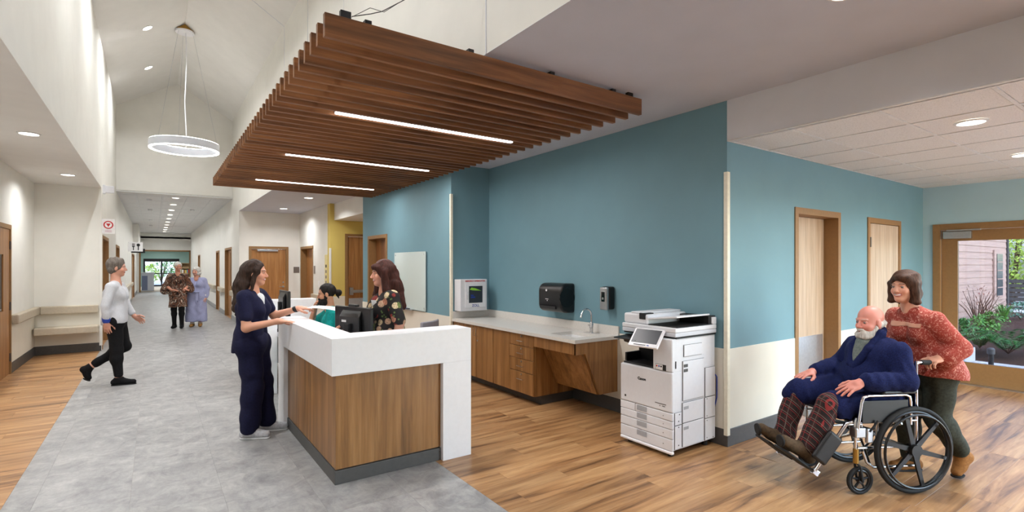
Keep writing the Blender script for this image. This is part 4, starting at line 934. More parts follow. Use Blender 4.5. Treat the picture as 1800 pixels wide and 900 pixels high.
# fence, tree and rocks beyond
fx = 26.0; fn = thing('slat_fence', 'dark horizontal slat fence beyond the garden', 'fence', (fx, 5, 0))
for k in range(7): part(MB().box(fx, fx+.03, 2.5, 8.5, -.05+.165*k, .08+.165*k), 'slat', 'fence_dark', fn)
for y in (2.6, 4.4, 6.2, 8.4): part(MB().box(fx+.03, fx+.12, y-.05, y+.05, -.05, 1.1), 'post', 'fence_dark', fn)
tag(MB().box(26.4, 33.5, -6, 13.5, -.03, .02).build('far_paving', 'rock'), 'grey paving behind the slat fence', 'paving', kind='structure')
for k, (y, z, s_) in enumerate(((4.6, .9, 1.0), (6.3, .7, 1.2), (5.6, 1.5, 1.5))):
    r = random.Random(k+40); bm = bmesh.new(); bmesh.ops.create_icosphere(bm, subdivisions=3, radius=1)
    for v in bm.verts: v.co *= 1+.18*math.sin(3.1*v.co.x+k)*math.cos(2.7*v.co.y)+r.uniform(-.04, .04)
    me = bpy.data.meshes.new('boulder'); bm.to_mesh(me); bm.free(); me.materials.append(MAT['rock']); o = bpy.data.objects.new('boulder', me); COL.objects.link(o); o.location = ((30.2, 31.5, 32.3)[k], (2.4, 9.4, 5.4)[k], s_*.9); o.scale = (s_, s_, s_)
    tag(o, ['big grey boulder behind the fence near the siding corner', 'wide grey boulder behind the fence', 'upper grey boulder behind the fence'][k], 'rock', 'boulders behind the fence')
shrub((28.6, 5.4, 0), 2.4, 5.2, 'leafy lime green tree behind the slat fence', 'leaf_lime', 11, 9000, 'tree', .10, .15, 12, 'tree')
# garden beyond the lobby doors
struct('ground_lobby_garden', MB().box(-9, 10, LY+.2, 64, -.2, -.02), 'concrete', 'pale ground beyond the lobby doors', 'ground')
struct('wall_garden', MB().box(-9, 10, 62, 62.3, 0, 3.0), 'cream', 'pale garden wall beyond the lobby doors', 'wall')
for k, (x, y, rr, hh, mt, lab) in enumerate(((-.2, 53, .9, 1.6, 'leaf_lime', 'lime bush beyond the left lobby door'), (1.3, 52, .8, 2.4, 'leaf_green', 'tall green bush beyond the right lobby door'), (.6, 58.5, 1.6, 3.4, 'leaf_fern', 'green tree behind the lobby doors'), (-2.2, 54, 1.2, 2.4, 'leaf_blue', 'blue-green bush beyond the lobby'), (2.6, 55, 1.2, 2.8, 'leaf_lime', 'lime tree at the right beyond the lobby'))):
    shrub((x, y, -.02), rr, hh, lab, mt, 60+k, 500, 'garden_bush', .12, .2)
# ================================================================== wheelchair
WO, WA = Vector((4.498, 1.577, 0)), math.radians(152)
wc = thing('wheelchair', 'black and chrome wheelchair carrying the man in the navy robe', 'wheelchair', WO, WA)
B = lambda mb, nm, mt, p=wc, **k: mb.build(nm, mt, p, world=False, **k)
def ring(cx, cy, cz, R, r, n=48, m=10): return [(cx+R*math.cos(2*math.pi*k/n), cy, cz+R*math.sin(2*math.pi*k/n)) for k in range(n)]
for s in (1, -1):
    y = .285*s
    wh = B(MB().tube(ring(0, y, .305, .288, .017), .017, 10, True), 'tire', 'rubber', smooth=True)
    B(MB().tube(ring(0, y, .305, .266, .01), .011, 8, True), 'rim', 'black_plastic', wh, smooth=True)
    B(MB().tube(ring(0, y+.035*s, .305, .255, .009), .009, 8, True), 'hand_rim', 'black_plastic', wh, smooth=True)
    for k in range(6):
        a = math.radians(60*k+15); ca, sa = math.cos(a), math.sin(a); sp = MB(); q = Vector((-sa, 0, ca))*.018
        p0, p1 = Vector((.03*ca, y, .305+.03*sa)), Vector((.265*ca, y, .305+.265*sa))
        sp.add([p0-q+Vector((0, .008, 0)), p0+q+Vector((0, .008, 0)), p1+q*.65+Vector((0, .008, 0)), p1-q*.65+Vector((0, .008, 0)), p0-q-Vector((0, .008, 0)), p0+q-Vector((0, .008, 0)), p1+q*.65-Vector((0, .008, 0)), p1-q*.65-Vector((0, .008, 0))], [(0, 1, 2, 3), (7, 6, 5, 4), (0, 4, 5, 1), (1, 5, 6, 2), (2, 6, 7, 3), (3, 7, 4, 0)])
        B(sp, 'spoke', 'black_plastic', wh)
    B(MB().cyl((0, y-.03*s, .305), (0, y+.03*s, .305), .042, 20), 'hub', 'black_plastic', wh, smooth=True)
    # casters
    cx, cy = .385, .25*s
    ca_ = B(MB().tube(ring(cx, cy, .098, .086, .012, 32), .013, 8, True), 'caster_tire', 'rubber', smooth=True)
    B(MB().tube(ring(cx, cy, .098, .068, .01, 32), .009, 8, True), 'caster_rim', 'black_plastic', ca_, smooth=True)
    for k in range(5):
        a = math.radians(72*k+20); B(MB().tube([(cx, cy, .098), (cx+.07*math.cos(a), cy, .098+.07*math.sin(a))], .008, 6), 'caster_spoke', 'black_plastic', ca_)
    B(MB().cyl((cx, cy-.018, .098), (cx, cy+.018, .098), .02, 14), 'caster_hub', 'black_plastic', ca_)
    B(MB().tube([(cx, cy-.026, .098), (cx+.015, cy-.026, .2), (cx+.03, cy, .225), (cx+.015, cy+.026, .2), (cx, cy+.026, .098)], .008, 8), 'caster_fork', 'black_soft', smooth=True)
    B(MB().cyl((cx+.03, cy, .22), (cx+.03, cy, .32), .018, 14), 'caster_stem', 'brass_tone', smooth=True)
    # frame tubes
    fy = .245*s
    f = MB()
    f.tube([(cx+.03, fy, .30), (cx+.03, fy, .50), (cx+.02, fy, .53)], .011, 10)
    f.tube([(-.06, fy, .50), (.40, fy, .50)], .011, 10)
    f.tube([(.02, fy, .18), (.28, fy, .18), (.33, fy, .22), (.36, fy, .30)], .010, 10)
    f.tube([(-.06, fy, .18), (-.06, fy, .92)], .011, 10)
    f.tube([(-.06, fy, .18), (.02, fy, .18)], .010, 10)
    f.tube([(.25, fy, .18), (.25, fy, .50)], .010, 10)
    f.tube([(-.06, fy, .32), (.40, fy, .32)], .010, 10)
    B(f, 'side_frame', 'chrome', smooth=True)
    B(MB().tube([(-.06, fy, .90), (-.08, fy, .91), (-.16, fy-.01*s, .905)], .012, 10), 'handle_tube', 'chrome', smooth=True)
    B(MB().tube([(-.10, fy-.005*s, .908), (-.21, fy-.012*s, .902)], .018, 12), 'push_grip', 'rubber', smooth=True)
    # arm rest
    ay = .27*s
    B(MB().tube([(.42, ay, .44), (.39, ay, .64), (.375, ay, .678), (.34, ay, .69), (.05, ay, .69), (.02, ay, .675), (.01, ay, .64), (.01, ay, .48)], .011, 10), 'arm_frame', 'chrome', smooth=True)
    B(MB().box(-.02, .24, ay-.028, ay+.028, .70, .725), 'arm_pad', 'vinyl_black', bevel=.01, seg=3)
    B(MB().box(.03, .385, ay-.004, ay+.004, .50, .655), 'side_guard', 'vinyl_black', bevel=.003)
    B(MB().box(.36, .44, fy-.03, fy+.035, .40, .47).box(.30, .35, fy+.005*s, fy+.03*s, .36, .46), 'brake_clamp', 'steel', bevel=.008)
    B(MB().tube([(.33, fy+.03*s, .44), (.28, fy+.045*s, .52)], .007, 8), 'brake_lever', 'black_soft')
    # elevating leg rest
    B(MB().tube([(.43, fy-.01*s, .50), (.47, fy-.015*s, .49), (.60, fy-.02*s, .31), (.70, fy-.03*s, .165)], .0135, 10), 'leg_rest_tube', 'chrome', smooth=True)
    pc = Vector((.615, .225*s, .325)); ax = Vector((.62, 0, -.78)); side = Vector((.78, 0, .62)); M = basis(pc, ax, side)
    B(MB().cbox((0, 0, 0), (.23, .12, .04), M), 'calf_pad', 'vinyl_black', bevel=.019, seg=4)
    pl = Vector((.775, .115*s, .215)); M = basis(pl, (.81, 0, .59), (0, 1, 0))
    B(MB().cbox((.01, 0, 0), (.24, .17, .016), M), 'foot_plate', 'black_soft', bevel=.006)
    B(MB().cbox((-.12, .075*s, .0), (.05, .03, .04), M), 'plate_hinge', 'chrome', bevel=.004)
B(MB().tube([(0, -.245, .305), (0, .245, .305)], .011, 10), 'axle', 'steel')
B(MB().tube([(.05, -.24, .48), (.30, .24, .20)], .010, 8).tube([(.05, .24, .48), (.30, -.24, .20)], .010, 8), 'cross_brace', 'chrome', smooth=True)
B(MB().box(-.04, .43, -.235, .235, .492, .512), 'seat_sling', 'vinyl_black', bevel=.006)
B(MB().box(-.075, -.055, -.24, .24, .52, .90), 'back_sling', 'vinyl_black', bevel=.006)
# ================================================================== people: smooth blended volumes meshed into one skin
def V3(*a): return np.array(a, float)
def nrm(v): v = np.asarray(v, float); return v/np.linalg.norm(v)
def fr3(f, u=(0, 0, 1)):
    f = nrm(f); l = nrm(np.cross(u, f)); return np.stack([f, l, np.cross(f, l)], 1)   # columns forward, left, up
def C(a, b, ra, rb=None, k=.02, sub=False): return ('c', V3(*a), V3(*b), ra, ra if rb is None else rb, k, sub)
def E(c, r, R=None, k=.02, sub=False): return ('e', V3(*c), V3(*r), np.eye(3) if R is None else R, k, sub)
def CUT(p, n): return ('p', V3(*p), nrm(n))            # keeps the side the normal points away from
def WR(amp, f, seed): return ('w', amp, f, seed)       # cloth folds
def field(prims, vox):
    lo = np.full(3, 1e9); hi = -lo
    for p in prims:
        if p[0] == 'c' and not p[6]:
            for q, r in ((p[1], p[3]), (p[2], p[4])): lo = np.minimum(lo, q-r); hi = np.maximum(hi, q+r)
        if p[0] == 'e' and not p[5]: r = p[2].max(); lo = np.minimum(lo, p[1]-r); hi = np.maximum(hi, p[1]+r)
    lo -= .03; hi += .03; n = np.ceil((hi-lo)/vox).astype(int)+1
    D = np.full(n, .06, np.float32); ax = [(lo[i]+vox*np.arange(n[i])).astype(np.float32) for i in range(3)]
    def sl(a, b): 
        i0 = np.clip(((a-lo)/vox).astype(int), 0, n-1); i1 = np.clip(((b-lo)/vox).astype(int)+2, 1, n); return tuple(slice(i0[i], i1[i]) for i in range(3))
    for p in prims:
        if p[0] == 'c':
            _, a, b, ra, rb, k, sub = p; m = max(ra, rb)+k+.035
            s = sl(np.minimum(a, b)-m, np.maximum(a, b)+m); X, Y, Z_ = ax[0][s[0]][:, None, None], ax[1][s[1]][None, :, None], ax[2][s[2]][None, None, :]
            ab = b-a; L2 = max(ab@ab, 1e-9)
            t = np.clip(((X-a[0])*ab[0]+(Y-a[1])*ab[1]+(Z_-a[2])*ab[2])/L2, 0, 1)
            d = np.sqrt((X-a[0]-t*ab[0])**2+(Y-a[1]-t*ab[1])**2+(Z_-a[2]-t*ab[2])**2)-(ra+t*(rb-ra))
        elif p[0] == 'e':
            _, c, r, R, k, sub = p; m = r.max()+k+.035
            s = sl(c-m, c+m); X, Y, Z_ = ax[0][s[0]][:, None, None]-c[0], ax[1][s[1]][None, :, None]-c[1], ax[2][s[2]][None, None, :]-c[2]
            q = [X*R[0, i]+Y*R[1, i]+Z_*R[2, i] for i in range(3)]
            k0 = np.sqrt(sum((q[i]/r[i])**2 for i in range(3))); k1 = np.sqrt(sum((q[i]/r[i]**2)**2 for i in range(3)))+1e-9
            d = k0*(k0-1)/k1
        elif p[0] == 'p':
            d = (ax[0][:, None, None]-p[1][0])*p[2][0]+(ax[1][None, :, None]-p[1][1])*p[2][1]+(ax[2][None, None, :]-p[1][2])*p[2][2]
            np.maximum(D, d, out=D); continue
        elif p[0] == 'w':
            r = np.random.RandomState(p[3]); w = 0
            for i in range(5):
                kk = r.normal(size=3)*p[2]*np.array([1, 1, .55]); ph = r.uniform(0, 6.28)
                w = w+np.sin(ax[0][:, None, None]*kk[0]+ax[1][None, :, None]*kk[1]+ax[2][None, None, :]*kk[2]+ph+1.5*np.sin(ax[2][None, None, :]*p[2]*.6+ph))
            D += (p[1]/2.5*w).astype(np.float32); continue
        A = D[s]
        if sub: h = np.clip(.5-.5*(A+d)/k, 0, 1); D[s] = A*(1-h)+(-d)*h+k*h*(1-h)
        else: h = np.clip(.5+.5*(A-d)/k, 0, 1); D[s] = A*(1-h)+d*h-k*h*(1-h)
    for i in range(3):      # keep the border outside so the surface closes
        q = [slice(None)]*3
        for e in (0, -1): q[i] = e; D[tuple(q)] = .05
    return D, lo
def surface(D, lo, vox):
    ins = D < 0; c = np.zeros(np.array(D.shape)-1, np.int8); off = [(i, j, k) for i in (0, 1) for j in (0, 1) for k in (0, 1)]
    sh = np.array(c.shape)
    for o in off: c += ins[o[0]:o[0]+sh[0], o[1]:o[1]+sh[1], o[2]:o[2]+sh[2]]
    act = (c > 0) & (c < 8); co = np.argwhere(act); idx = np.full(c.shape, -1, np.int32); idx[act] = np.arange(len(co))
    acc = np.zeros((len(co), 3)); cnt = np.zeros(len(co))
    for a in off:
        for ax_ in range(3):
            if a[ax_]: continue
            b = list(a); b[ax_] = 1; va = D[tuple((co+a).T)].astype(float); vb = D[tuple((co+b).T)].astype(float); x = (va < 0) != (vb < 0)
            t = np.where(x, va/np.where(x, va-vb, 1), 0); pos = np.tile(np.array(a, float), (len(co), 1)); pos[:, ax_] += t
            acc[x] += pos[x]; cnt[x] += 1
    vs = (co+acc/cnt[:, None])*vox+lo; fs = []
    for ax_ in range(3):
        u, v = (ax_+1) % 3, (ax_+2) % 3; s0 = [slice(None)]*3; s1 = [slice(None)]*3; s0[ax_] = slice(0, -1); s1[ax_] = slice(1, None)
        e = np.argwhere(ins[tuple(s0)] != ins[tuple(s1)]); e = e[(e[:, u] > 0) & (e[:, v] > 0) & (e[:, u] < D.shape[u]-1) & (e[:, v] < D.shape[v]-1)]
        fl = ins[tuple(e.T)]; q = []
        for du, dv in ((-1, -1), (0, -1), (0, 0), (-1, 0)): w = e.copy(); w[:, u] += du; w[:, v] += dv; q.append(idx[tuple(w.T)])
        q = np.stack(q, 1); q[~fl] = q[~fl][:, ::-1]; fs.append(q)
    return vs, np.concatenate(fs)
def mesh_of(name, vs, fs, mat, cols=None):
    me = bpy.data.meshes.new(name); me.vertices.add(len(vs)); me.vertices.foreach_set('co', vs.astype(np.float32).ravel())
    me.loops.add(fs.size); me.loops.foreach_set('vertex_index', fs.astype(np.int32).ravel())
    me.polygons.add(len(fs)); me.polygons.foreach_set('loop_start', np.arange(0, fs.size, 4, dtype=np.int32)); me.polygons.foreach_set('loop_total', np.full(len(fs), 4, np.int32))
    me.update(calc_edges=True); me.polygons.foreach_set('use_smooth', np.ones(len(fs), bool))
    if cols is not None:
        at = me.color_attributes.new('Col', 'FLOAT_COLOR', 'POINT'); at.data.foreach_set('color', np.concatenate([cols, np.ones((len(cols), 1))], 1).astype(np.float32).ravel())
    me.materials.append(MAT[mat] if isinstance(mat, str) else mat); me.validate(); return me
def volume(name, prims, vox, mat, root, paint=None):
    D, lo = field(prims, vox); vs, fs = surface(D, lo, vox)
    o = bpy.data.objects.new(name, mesh_of(name, vs, fs, mat, paint(vs) if paint else None)); COL.objects.link(o)
    if root is not None: o.parent = root
    return o
t = NT('skin'); a = t.new('ShaderNodeAttribute', attribute_name='Col'); t.out(a.outputs['Color'], .5); t.b.inputs['Subsurface Weight'].default_value = .12; t.b.inputs['Subsurface Radius'].default_value = (.012, .005, .003); MAT['skin'] = t.m
def hairmat(name, dark, light):
    t = NT(name); v = t.coords((60, 60, 6)); f = t.noise(v, 1.6, 4, .6); t.bump(f, .5, .006); MAT[name] = t.out(t.ramp(f, [(.3, srgb(*dark)), (.7, srgb(*light))]), .62, spec=.22)
hairmat('hair_dark', (26, 18, 15), (66, 46, 36)); hairmat('hair_brown', (44, 28, 22), (92, 62, 46)); hairmat('hair_auburn', (40, 20, 18), (82, 44, 36)); hairmat('hair_black', (14, 12, 12), (40, 34, 32))
hairmat('hair_grey', (120, 116, 112), (190, 186, 180)); hairmat('hair_silver', (176, 174, 170), (226, 224, 220)); hairmat('hair_darkgrey', (74, 66, 60), (124, 114, 106)); hairmat('beard_white', (170, 164, 156), (222, 216, 208))
def cloth(name, a, b, scale=60, rough=.85, bump=.15):
    t = NT(name); v = t.coords(); f = t.noise(v, scale, 3); t.bump(f, bump, .003); MAT[name] = t.out(t.ramp(f, [(.3, srgb(*a)), (.7, srgb(*b))]), rough); t.b.inputs['Specular IOR Level'].default_value = .25
cloth('scrub_navy', (17, 18, 46), (24, 25, 58)); cloth('scrub_teal', (0, 124, 122), (18, 148, 142)); cloth('robe_navy', (14, 20, 56), (26, 36, 84), 120, .95, .5); cloth('tee_grey', (96, 104, 100), (120, 128, 122))
cloth('robe_lilac', (142, 146, 180), (170, 174, 208), 120, .95, .5); cloth('white_knit', (192, 193, 198), (202, 203, 208)); cloth('black_cloth', (10, 10, 12), (20, 20, 24)); cloth('olive_pants', (44, 46, 38), (62, 64, 54)); cloth('tights', (12, 12, 14), (22, 22, 24))
cloth('shoe_grey', (176, 178, 184), (206, 208, 214)); cloth('shoe_brown', (70, 56, 42), (96, 78, 58)); cloth('boot_tan', (130, 86, 44), (160, 110, 60)); cloth('slipper', (140, 100, 54), (170, 128, 74)); cloth('slipper_fur', (226, 218, 200), (244, 238, 226)); cloth('white_tee', (220, 222, 226), (236, 238, 240))
def mk_floral():
    t = NT('floral_print'); v = t.coords(); v2 = t.noise(v, 14, 2)
    vo = t.n.new('ShaderNodeTexVoronoi'); vo.inputs['Scale'].default_value = 14; t.link(v, vo.inputs['Vector'])
    fl = t.ramp(vo.outputs['Distance'], [(.0, (0, 0, 0, 1)), (.42, (0, 0, 0, 1)), (.48, (1, 1, 1, 1))])   # 0 inside a flower
    sep = t.n.new('ShaderNodeSeparateColor'); t.link(vo.outputs['Color'], sep.inputs[0])
    fc = t.ramp(sep.outputs[0], [(0, srgb(214, 178, 150)), (.3, srgb(228, 208, 170)), (.45, srgb(150, 50, 44)), (.65, srgb(204, 142, 116)), (.8, srgb(110, 126, 70)), (1, srgb(92, 30, 34))], 'CONSTANT')
    pet = t.noise(v, 90, 2); pc = t.ramp(pet, [(.38, (.45, .4, .38, 1)), (.6, (1.05, 1.03, 1, 1))]); fc = t.mix(.9, fc, pc, 'MULTIPLY')
    vo2 = t.n.new('ShaderNodeTexVoronoi'); vo2.inputs['Scale'].default_value = 34; t.link(v, vo2.inputs['Vector']); s2 = t.n.new('ShaderNodeSeparateColor'); t.link(vo2.outputs['Color'], s2.inputs[0])
    leaf_ = t.math('MULTIPLY', t.math('LESS_THAN', vo2.outputs['Distance'], .3), t.math('LESS_THAN', s2.outputs[1], .4))
    bgc = t.mix(leaf_, srgb(24, 18, 20), srgb(92, 112, 62)); gate = t.math('GREATER_THAN', sep.outputs[1], .22)
    f2 = t.math('MULTIPLY', t.math('SUBTRACT', 1.0, fl), gate); MAT['floral_print'] = t.out(t.mix(f2, bgc, fc), .8)
mk_floral()
def mk_speckle(name, base, light, scale, lo=.52, hi=.62, dist=1.2):
    t = NT(name); v = t.coords(); f = t.noise(v, scale, 4, .65, dist); MAT[name] = t.out(t.ramp(f, [(lo, srgb(*base)), (hi, srgb(*light))]), .8)
plain('lace_tan', (214, 158, 132), .8)
mk_speckle('red_blouse', (156, 56, 42), (216, 150, 132), 62)
def mk_wild():
    t = NT('brown_print'); v = t.coords(); n = t.noise(v, 5.5, 2, .5, 2.2); n2 = t.noise(v, 60, 2)
    c = t.ramp(n, [(0, srgb(32, 22, 20)), (.40, srgb(96, 58, 38)), (.50, srgb(26, 18, 18)), (.535, srgb(206, 186, 168)), (.56, srgb(30, 20, 20)), (.60, srgb(124, 74, 48)), (.72, srgb(48, 30, 26))], 'CONSTANT')
    MAT['brown_print'] = t.out(c, .8)
mk_wild()
def mk_plaid():
    t = NT('plaid'); v = t.coords(); sp = t.n.new('ShaderNodeSeparateXYZ'); t.link(v, sp.inputs[0])
    def stripes(s, f, w, ph=0.0): return t.math('LESS_THAN', t.math('FRACT', t.math('ADD', t.math('MULTIPLY', s, f), ph)), w)
    diag = t.math('ADD', sp.outputs['X'], t.math('MULTIPLY', sp.outputs['Z'], -.9)); oth = t.math('ADD', sp.outputs['Y'], t.math('ADD', t.math('MULTIPLY', sp.outputs['X'], .5), t.math('MULTIPLY', sp.outputs['Z'], .23)))
    c = t.mix(stripes(diag, 16, .34), srgb(24, 21, 22), srgb(46, 24, 24)); c = t.mix(stripes(oth, 18, .34, .3), c, srgb(52, 26, 26)); c = t.mix(stripes(diag, 16, .09, .55), c, srgb(130, 42, 42)); c = t.mix(stripes(oth, 18, .10, .8), c, srgb(134, 42, 42))
    c = t.mix(stripes(diag, 16, .05, .8), c, srgb(128, 118, 106)); c = t.mix(stripes(oth, 18, .035, .15), c, srgb(104, 94, 86)); MAT['plaid'] = t.out(c, .9)
mk_plaid()

def lin(r, g, b): return np.array(srgb(r, g, b)[:3])
class Head:
    """head frame: x forward, y left, z up; origin between the ears at eye height"""
    def __init__(s, c, f, u=(0, 0, 1), sc=1.0): s.c = V3(*c); s.R = fr3(f, u); s.s = sc
    def p(s, x, y, z): return s.c+s.R@(V3(x, y, z)*s.s)
    def e(s, c, r, k=.012, sub=False): return E(s.p(*c), V3(*r)*s.s, s.R, k, sub)
    def k(s, a, b, ra, rb=None, k=.01, sub=False): return C(s.p(*a), s.p(*b), ra*s.s, (ra if rb is None else rb)*s.s, k, sub)
    def prims(s, nose=1.0, jaw=1.0, cheek=1.0):
        q = [s.e((-.014, 0, .032), (.093, .073, .086)), s.e((.022, 0, -.03), (.064, .059*jaw, .082), .02), s.e((.052, 0, -.09), (.03, .03*jaw, .024), .02), s.e((-.01, 0, -.055), (.05, .052*jaw, .05), .02)]
        for y in (1, -1):
            q += [s.e((.054, .034*y, -.028), (.027*cheek, .025, .024), .015), s.e((-.004, .075*y, -.008), (.019, .009, .032), .006), s.e((.090, .031*y, .004), (.018, .017, .011), .01, True), s.e((.0705, .031*y, .004), (.0125, .0135, .0115), .002)]
        q += [s.e((.071, 0, .024), (.018, .048, .010), .012), s.k((.084, 0, .006), (.101, 0, -.027), .007*nose, .0115*nose, .01), s.e((.092, .011, -.032), (.010, .008, .007), .006), s.e((.092, -.011, -.032), (.010, .008, .007), .006)]
        q += [s.e((.0815, 0, -.0535), (.010, .022, .0045), .005), s.e((.080, 0, -.0645), (.010, .019, .005), .005)]
        return q
    def paint(s, skin, brow, lip, smile=True):
        sk, br, lp = lin(*skin), lin(*brow), lin(*lip)
        def f(vs):
            q = (vs-s.c)@s.R/s.s; x, y, z = q.T; col = np.tile(sk, (len(vs), 1)); ay = np.abs(y)
            def mixin(mask, c): col[mask] = c
            def blend(w, c): col[:] = col*(1-w[:, None])+np.asarray(c)*w[:, None]
            near = (np.abs(x) < .14) & (ay < .1) & (np.abs(z) < .14)
            blend(near*.35*np.exp(-(((ay-.038)/.022)**2+((z+.03)/.022)**2))*(x > .03), sk*np.array([1.05, .72, .66]))
            front = near & (x > .045)
            zz = z-(y*y*9 if smile else 0)
            sm = lambda d_, w: np.clip(.5-d_/w, 0, 1)*front
            W_ = .029 if smile else .024
            blend(.8*sm(np.maximum(np.abs(y)-W_, np.abs(zz+.059)-.0105), .006), lp)
            if smile: blend(.95*sm(np.maximum(np.abs(y)-W_+.006, np.abs(zz+.0575)-.0042), .004), np.array([.72, .69, .65]))
            else: blend(.7*sm(np.maximum(np.abs(y)-W_+.002, np.abs(zz+.059)-.0012), .004), lp*.35)
            blend(.95*sm(np.maximum(np.abs(ay-.030)-.017, np.abs(z-.0275+(ay-.03)**2*9)-.0034), .005), br)
            e = np.sqrt((ay-.031)**2+((z-.003)*1.5)**2)
            blend(.85*sm(e-.0105, .004), np.array([.40, .37, .35])); blend(sm(e-.0068, .003), np.array([.035, .025, .02]))
            blend(.7*sm(np.maximum(np.abs(ay-.031)-.013, np.abs(z-.0115+(ay-.031)**2*22)-.0018), .004), br*.5)
            return col
        return f
def hand(wr, d, n, side, curl=.4, sc=1.0, spread=.12, thumb=.7, per=None):
    """palm and five fingers; n is the way the palm faces, fingers curl towards n"""
    d = nrm(d); n = np.asarray(n, float); n = nrm(n-d*(n@d)); t_ = np.cross(d, n) if side == 'R' else np.cross(n, d); w = V3(*wr); q = []
    R = np.stack([d, t_, n], 1)
    q.append(E(w+d*.048*sc, (.05*sc, .039*sc, .0155*sc), R, .012)); q.append(C(w, w+d*.03*sc, .025*sc, .026*sc, .02))
    for i, (of, ba, L) in enumerate(((.0285, .082, .070), (.0098, .088, .078), (-.0092, .085, .072), (-.0272, .076, .056))):
        a = w+(d*ba+t_*of)*sc; ang = 0; c_ = curl if per is None else per[i]; sd = t_*spread*of/.03
        p = a-d*.03*sc
        q.append(C(p, a, .0095*sc, .0092*sc, .008))
        for j, fr in enumerate((.45, .31, .24)):
            ang += c_*(.75, .95, .6)[j]; dd = nrm((d+sd)*math.cos(ang)+n*math.sin(ang)); b = a+dd*L*fr*sc
            q.append(C(a, b, (.0091, .0084, .0077)[j]*sc, (.0084, .0077, .0066)[j]*sc, .003)); a = b
    a = w+(d*.022+t_*.026+n*.004)*sc
    for L, dv in ((.042, d*.62+t_*thumb+n*.25), (.034, d*.85+t_*thumb*.55+n*.3), (.026, d*1.0+t_*thumb*.25+n*.35)):
        b = a+nrm(dv)*L*sc; q.append(C(a, b, .0125*sc, .0095*sc, .006)); a = b
    return q
def torso(J, w=1.0, dep=1.0, g=0.0, bust=0.0):
    lat = nrm(J['shL']-J['shR']); q = []; fw = nrm(np.cross(lat, J['chest']-J['pelvis']))
    q.append(C(J['hipL'], J['hipR'], .098*dep+g, .098*dep+g, .03)); m = (J['pelvis']+J['chest'])/2
    for s in (1, -1):
        q += [C(J['pelvis']+lat*.062*w*s, m+lat*.052*w*s, .096*dep+g, .086*dep+g, .025), C(m+lat*.052*w*s, J['chest']+lat*.070*w*s, .086*dep+g, .096*dep+g, .025)]
        sh = J['shL'] if s > 0 else J['shR']; q.append(C(J['chest']+lat*.08*w*s, sh-lat*.012*s-V3(0, 0, .03), .082*dep+g, .045+g*.9, .025))
        if bust: q.append(E(J['chest']+lat*.072*s+fw*.068*dep-V3(0, 0, .03), (bust*.92+g*.8,)*3, None, .03))
        q.append(C(J['neck']-V3(0, 0, .028), sh-lat*.02*s-V3(0, 0, .02), .048+g*.5, .044+g*.8, .03))
    return q
def arm(J, s, g=0.0, to=1.0, fr=1.0):
    a, b, c = J['sh'+s]-V3(0, 0, .024), J['el'+s], J['wr'+s]; q = []
    if to <= 1: e = a+(b-a)*to; q.append(C(a, e, .049*fr+g, (.049-.010*to)*fr+g, .02))
    else: e = b+(c-b)*(to-1); q += [C(a, b, .049*fr+g, .039*fr+g, .02), C(b, e, .040*fr+g, (.040-.014*(to-1))*fr+g, .02)]
    return q
def legs(J, g=0.0, fr=1.0, to=2.0, gk=None, flare=0.0):
    q = []
    for s in 'LR':
        a, b, c = J['hip'+s], J['kn'+s], J['an'+s]
        q.append(C(a, b, .088*fr+g, .058*fr+g, .03)); e = b+(c-b)*(to-1)
        q.append(C(b, e, .058*fr+g, .04*fr+g+flare, .03)); q.append(E(b+(c-b)*.3-nrm(np.cross(np.cross(c-b, (1, 0, 0)), c-b)+1e-6)*.012, (.05*fr+g,)*3, None, .05))
    return q
def foot(an, toe, heel=None, r=.036):
    an, toe = V3(*an), V3(*toe); d = toe-an; h = an-nrm(V3(d[0], d[1], 0)+1e-9)*.045 if heel is None else V3(*heel); h = h.copy()
    if heel is None: h[2] = toe[2]+.01
    return [C(an, h, r, r*.95, .02), C(h, toe, r*.95, r*.82, .02), C(an, (h+toe)/2+(toe-h)*.15, r, r*.8, .03)]
def mk(J): return {k: V3(*v) for k, v in J.items()}
def person(label, loc, rz, J, head, vox, skin, brow, lip, hands, smile=True, w=1.0, dep=1.0, feet=True, extra=(), headkw={}, neck_r=.052, armf=1.0, group=None, to_leg=2.0):
    q = torso(J, w, dep)+arm(J, 'L', 0, 2.0, armf)+arm(J, 'R', 0, 2.0, armf)
    q += legs(J, to=to_leg)
    q.append(C(J['neck']-V3(0, 0, .03), head.p(-.02, 0, -.06), neck_r*1.12, neck_r, .03)); q += head.prims(**headkw); q += list(extra)
    for h_ in hands: q += h_
    if feet:
        for s in 'LR': q += foot(J['an'+s], J['toe'+s], J.get('heel'+s), .032)
    o = volume('person', q, vox, 'skin', None, head.paint(skin, brow, lip, smile)); o.location = loc; o.rotation_euler = (0, 0, rz); return tag(o, label, 'person', group)
def shoes(root, J, mat, r=.042, sole='white_plastic', vox=.005):
    for s in 'LR':
        q = foot(J['an'+s], J['toe'+s], J.get('heel'+s), r); h = J.get('heel'+s); toe = J['toe'+s]; an = J['an'+s]
        up = nrm(an-(toe+(h if h is not None else an))/2*1.0) if h is not None else V3(0, 0, 1)
        q.append(CUT(an+up*.035, up)); base = toe-up*r*.80; q.append(CUT(base, -up))
        sh = volume('shoe', q, vox, mat, root)
        if sole:
            hh = h if h is not None else V3(*(an-nrm(V3(toe[0]-an[0], toe[1]-an[1], 0))*.045)); hh = hh.copy()
            if h is None: hh[2] = toe[2]
            qs = [C(hh-up*r*.62, toe-up*r*.62, r*.98, r*.9, .01), CUT(toe-up*r*.55, up), CUT(toe-up*r*.88, -up)]
            volume('sole', qs, vox, sole, sh)
A35 = math.radians(-24); A145 = math.radians(166); AMAN = math.radians(160); AWK = math.radians(-4)

